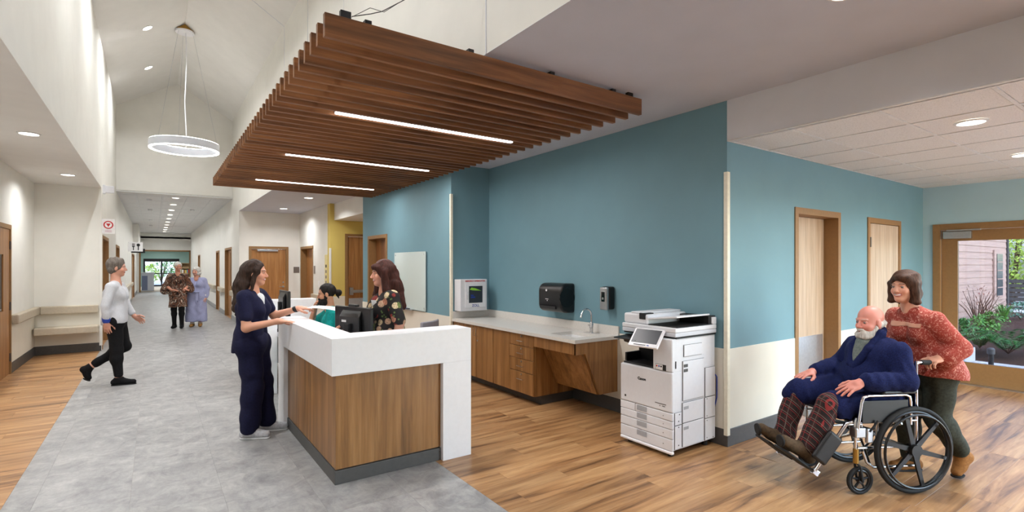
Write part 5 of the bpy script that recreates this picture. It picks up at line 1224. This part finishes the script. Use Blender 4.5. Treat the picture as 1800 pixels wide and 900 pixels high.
# ------------------------------------------------------------------ nurse in navy scrubs leaning on the desk
o = on_z(472, 762); NL = Vector((o.x-.01, o.y-.01, 0))
J = mk(dict(pelvis=(-.14, 0, .90), chest=(-.13, 0, 1.21), neck=(-.135, 0, 1.365), shL=(-.115, .165, 1.325), shR=(-.155, -.165, 1.325), elL=(.0, .235, 1.10), wrL=(.225, .215, 1.165), elR=(-.12, -.225, 1.035), wrR=(.135, -.19, 1.085),
    hipL=(-.13, .085, .86), hipR=(-.14, -.085, .86), knL=(-.07, .095, .48), knR=(-.10, -.095, .48), anL=(-.035, .105, .095), anR=(-.13, -.10, .095), toeL=(.12, .12, .036), toeR=(.02, -.115, .036)))
Hd = Head((-.105, 0, 1.525), (1, .04, -.03))
hL = hand(J['wrL'], (1, -.05, .06), (0, .15, -1), 'L', .35, per=(.35, .5, .6, .7)); hR = hand(J['wrR'], (1, .22, -.06), (0, 0, -1), 'R', .16, spread=.22)
nurse = person('woman in navy scrubs with long dark hair leaning at the reception desk', NL, A35, J, Hd, .004, (206, 150, 124), (40, 26, 20), (176, 84, 80), (hL, hR))
q = torso(J, 1.0, 1.05, .018, .062)+arm(J, 'L', .02, .62)+arm(J, 'R', .02, .62)
q += [C((-.155, .068, .95), (-.155, .072, .80), .12, .128, .04), C((-.155, -.068, .95), (-.155, -.072, .80), .12, .128, .04), C(J['neck']+V3(.03, 0, .03), (-.02, 0, 1.25), .066, .02, .015, True), C(J['neck'], Hd.p(-.02, 0, -.05), .062, .062, .01, True), CUT((0, 0, .80), (0, 0, -1)), WR(.004, 26, 3)]
volume('scrub_top', q, .006, 'scrub_navy', nurse)
q = [C((-.083, 0, 1.285), (-.078, 0, 1.22), .056, .05, .02)]; volume('undershirt', q, .005, 'white_tee', nurse)
q = legs(J, .024, 1.08, 1.93, flare=.020)+[C(J['hipL'], J['hipR'], .128, .128, .04), C((-.14, .05, .9), (-.14, -.05, .9), .12, .12, .04), CUT((0, 0, .055), (0, 0, -1)), WR(.005, 22, 5)]
volume('trousers', q, .006, 'scrub_navy', nurse); shoes(nurse, J, 'shoe_grey')
q = [Hd.e((-.022, 0, .036), (.102, .086, .095)), Hd.e((.09, 0, -.035), (.078, .066, .10), .012, True), Hd.k((-.06, 0, 0), (-.12, 0, -.14), .085, .075, .03), Hd.k((-.10, .0, -.12), (-.135, -.03, -.33), .078, .05, .03), Hd.k((-.09, -.05, -.1), (-.12, -.10, -.38), .05, .02, .03), Hd.k((-.08, .05, -.1), (-.12, .09, -.34), .05, .02, .03), Hd.k((.02, -.072, .03), (-.01, -.085, -.16), .022, .016, .02), WR(.004, 60, 8)]
volume('hair', q, .005, 'hair_dark', nurse)
w_ = J['wrL']-V3(.02, .0, .005); volume('wristwatch', [C(w_-V3(.008, 0, 0), w_+V3(.008, 0, 0), .030, .030, .005)], .004, 'black_soft', nurse)
# ------------------------------------------------------------------ woman in floral blouse behind the desk
J = mk(dict(pelvis=(-.02, 0, .90), chest=(.02, 0, 1.21), neck=(.015, 0, 1.365), shL=(-.02, .18, 1.325), shR=(.03, -.18, 1.325), elL=(-.08, .24, 1.07), wrL=(-.02, .25, .84), elR=(.12, -.22, 1.10), wrR=(.30, -.12, 1.03),
    hipL=(-.02, .09, .86), hipR=(-.02, -.09, .86), knL=(-.02, .1, .48), knR=(-.02, -.1, .48), anL=(-.04, .1, .09), anR=(-.04, -.1, .09), toeL=(.11, .11, .036), toeR=(.11, -.11, .036)))
FO = Vector((1.80, 4.62, 0)); Hd = Head((.045, 0, 1.52), (1, .08, -.06))
flo = person('woman in dark floral blouse standing behind the reception desk', FO, A145, J, Hd, .004, (214, 156, 132), (52, 32, 26), (178, 82, 80), (hand(J['wrL'], (.1, .05, -1), (-.2, -1, 0), 'L', .35), hand(J['wrR'], (1, .2, .1), (0, 0, -1), 'R', .3)), w=1.12, dep=1.12)
q = torso(J, 1.12, 1.14, .016, .075)+arm(J, 'L', .022, .85)+arm(J, 'R', .022, .85)+[C((0, .08, .98), (0, .085, .78), .15, .15, .05), C((0, -.08, .98), (0, -.085, .78), .15, .15, .05), C(J['neck']+V3(.04, 0, .02), J['neck']+V3(.02, 0, .1), .066, .07, .02, True), CUT((0, 0, .76), (0, 0, -1)), WR(.005, 24, 13)]
volume('blouse', q, .006, 'floral_print', flo)
volume('trousers', legs(J, .016)+[C(J['hipL'], J['hipR'], .125, .125, .04)], .008, 'black_cloth', flo); shoes(flo, J, 'black_cloth', sole=None)
q = [Hd.e((-.022, 0, .038), (.104, .090, .098)), Hd.e((.092, 0, -.04), (.07, .064, .092), .012, True), Hd.e((.055, 0, .062), (.045, .062, .03), .02), Hd.k((-.055, 0, 0), (-.105, 0, -.14), .09, .085, .03), Hd.k((-.1, .03, -.12), (-.15, .07, -.32), .075, .04, .03), Hd.k((-.1, -.03, -.12), (-.12, -.08, -.30), .07, .04, .03), Hd.k((.0, .078, .02), (-.01, .09, -.17), .03, .035, .02), Hd.k((.0, -.078, .02), (.04, -.10, -.20), .03, .04, .02), WR(.005, 55, 18)]
volume('hair', q, .005, 'hair_auburn', flo)
bd = MB().cbox((0, 0, 0), (.062, .09, .004), basis((.128, .105, 1.235), (-.6, .8, 0), (.15, .1, 1))).build('name_badge', 'sign_white'); bd.parent = flo
# ------------------------------------------------------------------ seated man in teal scrubs on the phone
J = mk(dict(pelvis=(-.10, 0, .58), chest=(-.08, 0, .93), neck=(-.06, 0, 1.09), shL=(-.11, .19, 1.04), shR=(-.06, -.19, 1.04), elL=(-.06, .25, .81), wrL=(.16, .14, .79), elR=(.20, -.20, .82), wrR=(.135, -.115, 1.04),
    hipL=(-.08, .1, .55), hipR=(-.08, -.1, .55), knL=(.36, .13, .53), knR=(.36, -.13, .53), anL=(.34, .13, .10), anR=(.34, -.13, .10), toeL=(.47, .14, .04), toeR=(.47, -.14, .04)))
MO = Vector((1.72, 6.455, 0)); Hd = Head((-.015, 0, 1.248), (1, .10, -.16))
man = person('bearded man in teal scrubs seated behind the desk with a phone', MO, AMAN, J, Hd, .0045, (196, 142, 112), (20, 15, 13), (150, 84, 76), (hand(J['wrL'], (1, -.3, 0), (0, 0, -1), 'L', .25), hand(J['wrR'], (-.15, .45, 1), (-1, .25, 0), 'R', .55)), smile=False)
q = torso(J, 1.08, 1.08, .018)+arm(J, 'L', .024, .75)+arm(J, 'R', .024, .7)+[C(J['neck']+V3(.03, 0, .03), J['chest']+V3(.1, 0, .06), .062, .015, .012, True), CUT((0, 0, .55), (0, 0, -1)), WR(.004, 26, 23)]
volume('scrub_top', q, .006, 'scrub_teal', man); volume('trousers', legs(J, .022)+[C(J['hipL'], J['hipR'], .125, .125, .04)], .008, 'scrub_teal', man); shoes(man, J, 'black_cloth', sole=None)
q = [Hd.e((-.022, 0, .036), (.099, .083, .092)), Hd.e((.085, 0, -.03), (.078, .09, .092), .012, True), Hd.e((-.03, .0, -.10), (.08, .1, .045), .02, True), Hd.e((-.145, 0, -.01), (.04, .04, .042), .012), Hd.k((-.12, 0, -.03), (-.135, .01, -.08), .018, .008, .01), WR(.003, 60, 28)]
volume('hair', q, .005, 'hair_black', man)
q = [Hd.e((.045, 0, -.095), (.062, .062, .062)), Hd.k((.01, .062, -.03), (.03, .05, -.09), .016, .022, .02), Hd.k((.01, -.062, -.03), (.03, -.05, -.09), .016, .022, .02), Hd.e((.09, 0, -.047), (.014, .03, .008), .01), Hd.e((.085, 0, .0), (.05, .05, .042), .01, True), WR(.004, 90, 29)]
volume('beard', q, .004, 'hair_black', man)
# ------------------------------------------------------------------ grey-haired woman walking past the alcove
o = on_z(207, 675); WLk = Vector((o.x, o.y, 0))
J = mk(dict(pelvis=(-.03, 0, .90), chest=(-.02, 0, 1.22), neck=(-.02, 0, 1.375), shL=(.0, .165, 1.335), shR=(-.045, -.165, 1.335), elL=(.05, .22, 1.08), wrL=(.16, .20, .89), elR=(-.10, -.215, 1.07), wrR=(-.095, -.205, .85),
    hipL=(-.03, .085, .86), hipR=(-.03, -.085, .86), knL=(.07, .09, .49), knR=(.0, -.09, .47), anL=(-.30, .09, .25), anR=(.02, -.09, .09), toeL=(-.32, .10, .10), toeR=(.18, -.10, .034), heelL=(-.37, .09, .22)))
Hd = Head((-.005, 0, 1.565), (1, 0, -.05))
wk = person('grey-haired woman in white top and black trousers walking past the alcove', WLk, AWK, J, Hd, .005, (204, 150, 128), (90, 80, 74), (170, 96, 92), (hand(J['wrR'], (.1, .05, -1), (.1, 1, 0), 'R', .35), hand(J['wrL'], (.75, 0, -.6), (-.2, -1, -.2), 'L', .35)), smile=False)
q = torso(J, 1.0, 1.05, .02, .05)+arm(J, 'L', .016, 1.72)+arm(J, 'R', .016, 1.72)+[C((-.03, .065, .98), (-.03, .07, .83), .118, .128, .04), C((-.03, -.065, .98), (-.03, -.07, .83), .118, .128, .04), C(J['neck']+V3(.03, 0, .03), J['chest']+V3(.1, 0, .08), .062, .02, .012, True), CUT((0, 0, .83), (.1, 0, -1)), WR(.005, 24, 33)]
volume('top', q, .006, 'white_knit', wk); volume('trousers', legs(J, .012, 1.0, 1.85)+[C(J['hipL'], J['hipR'], .122, .122, .04), WR(.004, 24, 35)], .006, 'black_cloth', wk); shoes(wk, J, 'black_cloth', .04, 'rubber')
volume('hair', [Hd.e((-.022, 0, .042), (.108, .092, .1)), Hd.e((.095, 0, -.05), (.074, .075, .105), .012, True), Hd.e((-.05, 0, -.03), (.068, .086, .06), .02), WR(.006, 50, 38)], .005, 'hair_darkgrey', wk)
c_ = J['wrR']+(J['elR']-J['wrR'])*.12; volume('cuff', [C(c_, c_+(J['elR']-J['wrR'])*.16, .043, .046, .005)], .005, 'ink_blue', wk)
# ------------------------------------------------------------------ two women arm in arm in the corridor
A125 = math.radians(-103)
o = on_z(313, 577); W1 = Vector((o.x, o.y, 0))
J = mk(dict(pelvis=(0, 0, .90), chest=(0, 0, 1.22), neck=(0, 0, 1.375), shL=(0, .17, 1.335), shR=(0, -.17, 1.335), elL=(.02, .25, 1.09), wrL=(.16, .16, .98), elR=(-.0, -.26, 1.08), wrR=(.16, -.10, .97),
    hipL=(0, .085, .86), hipR=(0, -.085, .86), knL=(.03, .08, .48), knR=(.0, -.09, .48), anL=(.0, .08, .10), anR=(-.05, -.09, .10), toeL=(.13, .09, .036), toeR=(.07, -.11, .036)))
Hd = Head((.01, 0, 1.56), (1, .55, -.05))
w1 = person('silver-haired woman in a brown patterned dress walking arm in arm', W1, A125, J, Hd, .006, (196, 138, 114), (150, 146, 142), (160, 84, 80), (hand(J['wrL'], (.6, .8, .1), (0, 0, -1), 'L', .4), hand(J['wrR'], (.5, .8, .1), (0, 0, -1), 'R', .4)))
q = torso(J, .95, 1.0, .016, .055)+arm(J, 'L', .026, .95)+arm(J, 'R', .026, .95)+[C((0, .06, .95), (0, .075, .55), .125, .13, .04), C((0, -.06, .95), (0, -.075, .55), .125, .13, .04), C(J['elR'], J['elR']+V3(0, -.02, -.12), .08, .10, .04), C(J['elL'], J['elL']+V3(0, .02, -.10), .08, .09, .04), C(J['neck']+V3(.02, 0, .03), J['neck']+V3(.06, 0, -.03), .066, .03, .012, True), CUT((0, 0, .54), (0, 0, -1)), WR(.006, 20, 43)]
volume('dress', q, .008, 'brown_print', w1); volume('tights', legs(J, .006), .007, 'tights', w1); shoes(w1, J, 'black_cloth', sole=None)
volume('hair', [Hd.e((-.018, 0, .038), (.098, .082, .092)), Hd.e((.09, 0, -.045), (.075, .085, .105), .012, True), WR(.004, 70, 48)], .006, 'hair_silver', w1)
o = on_z(345, 574); W2 = Vector((o.x, o.y, 0))
J = mk(dict(pelvis=(0, 0, .82), chest=(0, 0, 1.11), neck=(0, 0, 1.26), shL=(0, .165, 1.22), shR=(0, -.165, 1.22), elL=(.0, .24, .98), wrL=(.05, .22, .76), elR=(.02, -.24, .98), wrR=(.08, -.24, .76),
    hipL=(0, .085, .78), hipR=(0, -.085, .78), knL=(.02, .09, .43), knR=(.02, -.09, .43), anL=(0, .09, .09), anR=(.0, -.09, .09), toeL=(.13, .10, .036), toeR=(.13, -.10, .036)))
Hd = Head((.01, 0, 1.435), (1, -.5, 0))
w2 = person('white-haired woman in a lilac bathrobe and slippers walking arm in arm', W2, A125, J, Hd, .006, (210, 156, 136), (180, 176, 170), (166, 92, 88), (hand(J['wrL'], (.1, 0, -1), (0, -1, 0), 'L', .4), hand(J['wrR'], (.1, 0, -1), (0, 1, 0), 'R', .4)))
q = torso(J, 1.08, 1.1, .03, .055)+arm(J, 'L', .03, 1.85)+arm(J, 'R', .03, 1.85)+[C((0, .075, .86), (.0, .10, .18), .15, .15, .05), C((0, -.075, .86), (.0, -.10, .18), .15, .15, .05), C(J['neck']+V3(.03, 0, .03), J['chest']+V3(.12, 0, .02), .06, .02, .012, True), CUT((0, 0, .135), (0, 0, -1)), WR(.006, 22, 53)]
rb = volume('bathrobe', q, .008, 'robe_lilac', w2)
volume('belt', [E((0, 0, .90), (.168, .225, .03)), C((.165, .05, .9), (.175, .06, .68), .014, .016), C((.165, .03, .9), (.175, .02, .64), .014, .016), C((.165, .075, .905), (.17, .01, .905), .022, .022)], .007, 'robe_lilac', rb)
volume('cuff', [C(J['wrL']+V3(0, 0, .03), J['wrL']+V3(0, 0, .055), .043)], .006, 'slipper_fur', rb); volume('cuff', [C(J['wrR']+V3(0, 0, .03), J['wrR']+V3(0, 0, .055), .043)], .006, 'slipper_fur', rb)
for s in 'LR':
    sl_ = volume('slipper', foot(J['an'+s], J['toe'+s], None, .043)+[CUT((0, 0, .085), (0, 0, 1)), CUT((0, 0, .002), (0, 0, -1))], .006, 'slipper', w2); volume('fur_trim', [E(J['an'+s]+V3(0, 0, .0), (.058, .055, .035))], .006, 'slipper_fur', sl_)
volume('hair', [Hd.e((-.018, 0, .03), (.108, .098, .1)), Hd.e((.095, 0, -.04), (.075, .07, .1), .012, True), Hd.e((-.03, 0, -.05), (.085, .10, .06), .02), WR(.006, 55, 58)], .006, 'hair_silver', w2)
# ------------------------------------------------------------------ man in the wheelchair
J = mk(dict(pelvis=(.06, 0, .62), chest=(.04, 0, .92), neck=(.06, 0, 1.075), shL=(.03, .19, .985), shR=(.03, -.19, .985), elL=(.05, .275, .785), wrL=(.345, .225, .775), elR=(.10, -.275, .80), wrR=(.405, -.185, .765),
    hipL=(.10, .10, .61), hipR=(.10, -.10, .61), knL=(.53, .135, .605), knR=(.58, -.135, .625), anL=(.68, .115, .29), anR=(.70, -.115, .30), toeL=(.865, .125, .355), toeR=(.875, -.125, .36), heelL=(.665, .115, .225), heelR=(.675, -.115, .23)))
Hd = Head((.085, 0, 1.172), (1, .10, -.06), sc=1.02)
wm_ = person('bald bearded man in a navy robe and plaid trousers sitting in the wheelchair', WO, WA, J, Hd, .004, (216, 142, 126), (196, 160, 146), (170, 90, 84), (hand(J['wrL'], (1, -.18, -.5), (-.45, -.35, -.8), 'L', .16, 1.1, .25), hand(J['wrR'], (1, .12, -.2), (-.2, 0, -1), 'R', .18, 1.08, .25)), smile=False, w=1.2, dep=1.15, neck_r=.06, headkw=dict(jaw=1.08, nose=1.15))
q = torso(J, 1.2, 1.2, .028)+arm(J, 'L', .034, 1.86)+arm(J, 'R', .034, 1.86)+[E((.12, 0, .74), (.17, .20, .16), None, .06), C((.10, .11, .64), (.46, .13, .60), .115, .098, .03), C((.10, -.11, .65), (.555, -.135, .63), .115, .102, .03), C((.40, .15, .60), (.44, .17, .53), .07, .05, .03), C((.56, -.14, .64), (.64, -.15, .61), .078, .045, .03), C(J['neck']+V3(.04, 0, .04), (.22, 0, .86), .072, .02, .012, True), CUT((0, 0, .515), (0, 0, -1)), WR(.007, 17, 63), WR(.003, 40, 64)]
rb = volume('robe', q, .006, 'robe_navy', wm_)
volume('robe_collar', [C((.06, .075, 1.09), (.155, .075, .98), .030, .030, .02), C((.155, .075, .98), (.235, .02, .84), .030, .026, .02), C((.06, -.075, 1.09), (.155, -.075, .98), .030, .030, .02), C((.155, -.075, .98), (.23, -.02, .86), .030, .026, .02), C((.06, .075, 1.09), (-.01, 0, 1.105), .03, .034, .02), C((.06, -.075, 1.09), (-.01, 0, 1.105), .03, .034, .02)], .006, 'robe_navy', rb)
volume('tee_shirt', [C((.115, 0, 1.01), (.14, 0, .87), .068, .085, .03)], .006, 'tee_grey', wm_)
q = []
for s in 'LR': q += [C(J['hip'+s], J['kn'+s], .075, .070, .03), C(J['kn'+s], J['an'+s]+(J['kn'+s]-J['an'+s])*.08, .076, .074, .03)]
volume('trousers', q+[WR(.005, 22, 65)], .006, 'plaid', wm_); shoes(wm_, J, 'shoe_brown', .046, 'rubber')
volume('hair', [Hd.e((-.038, 0, -.012), (.076, .082, .044)), Hd.e((.065, 0, 0), (.085, .12, .12), .01, True), Hd.e((-.02, 0, .07), (.12, .066, .07), .01, True), WR(.004, 70, 68)], .0045, 'beard_white', wm_)
volume('beard', [Hd.e((.048, 0, -.092), (.056, .060, .05)), Hd.k((.012, .066, -.03), (.035, .05, -.09), .012, .02, .02), Hd.k((.012, -.066, -.03), (.035, -.05, -.09), .012, .02, .02), Hd.e((.092, 0, -.046), (.010, .03, .007), .01), Hd.e((.09, 0, -.062), (.02, .02, .009), .006, True), Hd.e((.09, 0, .0), (.05, .05, .042), .01, True), WR(.004, 90, 69)], .004, 'beard_white', wm_)
volume('ring', [C(J['wrL']+V3(.098, -.03, -.06), J['wrL']+V3(.101, -.031, -.0615), .0115)], .003, 'brass_tone', wm_)
# ------------------------------------------------------------------ woman pushing the wheelchair
J = mk(dict(pelvis=(-.41, 0, .84), chest=(-.33, 0, 1.13), neck=(-.27, 0, 1.275), shL=(-.295, .165, 1.215), shR=(-.295, -.165, 1.215), elL=(-.385, .25, 1.0), wrL=(-.275, .238, .935), elR=(-.385, -.25, 1.0), wrR=(-.275, -.238, .935),
    hipL=(-.41, .09, .81), hipR=(-.41, -.09, .81), knL=(-.40, .09, .45), knR=(-.31, -.09, .44), anL=(-.585, .09, .20), anR=(-.345, -.09, .09), toeL=(-.545, .10, .052), toeR=(-.215, -.10, .038), heelL=(-.635, .09, .155)))
Hd = Head((-.205, 0, 1.43), (1, .28, .02))
pw = person('smiling woman in a rust red blouse pushing the wheelchair', WO, WA, J, Hd, .004, (216, 158, 132), (70, 46, 34), (180, 84, 80), (hand(J['wrL'], (1, 0, -.22), (0, -.25, -1), 'L', .95), hand(J['wrR'], (1, 0, -.22), (0, .25, -1), 'R', .95)), w=1.08, dep=1.05)
q = torso(J, 1.1, 1.08, .022, .07)+arm(J, 'L', .026, 1.75)+arm(J, 'R', .026, 1.75)+[C(J['pelvis']+V3(.03, .08, .1), J['pelvis']+V3(.0, .09, -.06), .15, .165, .05), C(J['pelvis']+V3(.03, -.08, .1), J['pelvis']+V3(.0, -.09, -.06), .15, .165, .05), C(J['elL'], J['wrL']-V3(.05, 0, 0), .068, .075, .03), C(J['elR'], J['wrR']-V3(.05, 0, 0), .068, .075, .03), C(J['neck']+V3(.03, 0, .03), J['neck']+V3(.07, 0, -.01), .064, .03, .012, True), CUT(J['pelvis']-V3(0, 0, .07), (.1, 0, -1)), WR(.006, 22, 73)]
bl_ = volume('blouse', q, .006, 'red_blouse', pw)
qb = torso(J, 1.1, 1.08, .0275, .071)+[CUT((0, 0, 1.165), (0, 0, 1)), CUT((0, 0, 1.135), (0, 0, -1)), CUT((-.30, 0, 0), (-1, 0, 0)), CUT((0, .13, 0), (0, 1, 0)), CUT((0, -.13, 0), (0, -1, 0)), WR(.006, 22, 73)]
volume('lace_band', qb, .005, 'lace_tan', bl_)
q = legs(J, .022, 1.05, 1.92)+[C(J['hipL'], J['hipR'], .128, .128, .04), WR(.005, 24, 75)]
volume('trousers', q, .006, 'olive_pants', pw); shoes(pw, J, 'boot_tan', .044, 'rubber')
q = [Hd.e((-.022, 0, .04), (.106, .094, .1)), Hd.e((.095, 0, -.04), (.073, .066, .095), .012, True), Hd.e((.05, .02, .075), (.05, .06, .028), .02), Hd.e((-.045, 0, -.06), (.078, .098, .085), .03), Hd.k((.01, .082, .02), (.0, .088, -.10), .026, .028, .02), Hd.k((.01, -.082, .02), (.0, -.088, -.10), .026, .028, .02), WR(.005, 55, 78)]
volume('hair', q, .005, 'hair_brown', pw)
# ------------------------------------------------------------------ things held or lying about
c, s_ = math.cos(A35), math.sin(A35)
def nloc(x, y, z): return Vector((NL.x+c*x-s_*y, NL.y+s_*x+c*y, z))
hp = nloc(.37, .2, 1.185)
pm = MB(); M = basis(hp, (RX, RY, .0), (FX, FY, .03))
NP = 8; vs = []; fs = []
for i in range(NP+1):
    for y in (-.105, .105): vs.append(tuple(M @ Vector((-.02+.30*i/NP, y, -.03*(i/NP)**2))))
for i in range(NP): fs.append((2*i, 2*i+2, 2*i+3, 2*i+1))
pp = MB().add(vs, fs).build('paper_sheet', 'paper'); md = pp.modifiers.new('thick', 'SOLIDIFY'); md.thickness = .0012; tag(pp, 'white paper sheet held out by the woman in navy scrubs', 'paper')
c, s_ = math.cos(AMAN), math.sin(AMAN)
def mloc(x, y, z): return Vector((MO.x+c*x-s_*y, MO.y+s_*x+c*y, z))
tel = thing('telephone', 'black telephone handset with cord held by the seated man', 'telephone', mloc(.075, -.105, 1.16))
MB().tube([mloc(.10, -.115, 1.10), mloc(.075, -.105, 1.16), mloc(.035, -.10, 1.22)], .017, 10).build('handset', 'black_plastic', tel, smooth=True)
a = mloc(.10, -.115, 1.09); b = Vector((1.30, 5.35, .95))
MB().tube([a, a+(b-a)*.33+Vector((0, 0, -.03)), a+(b-a)*.66+Vector((0, 0, -.04)), b, Vector((1.34, 5.3, .76))], .006, 8).build('cord', 'black_soft', tel, smooth=True)
seat_ = thing('task_chair', 'dark task chair under the man in teal scrubs', 'chair', (MO.x, MO.y, 0), AMAN)
B = lambda mb, nm, mt, **k: mb.build(nm, mt, seat_, world=False, **k)
B(MB().box(-.26, .2, -.23, .23, .39, .435), 'seat', 'black_soft', bevel=.02); B(MB().box(-.31, -.27, -.2, .2, .5, .85), 'backrest', 'black_soft', bevel=.015); B(MB().cyl((-.03, 0, .06), (-.03, 0, .39), .03, 14), 'column', 'black_plastic')
for k in range(5):
    a = 2*math.pi*k/5; B(MB().cyl((-.03, 0, .08), (-.03+.28*math.cos(a), .28*math.sin(a), .05), .02, 8), 'base_arm', 'black_plastic'); B(MB().cyl((-.03+.28*math.cos(a)-.02, .28*math.sin(a), .025), (-.03+.28*math.cos(a)+.02, .28*math.sin(a), .025), .025, 10), 'caster', 'black_plastic')
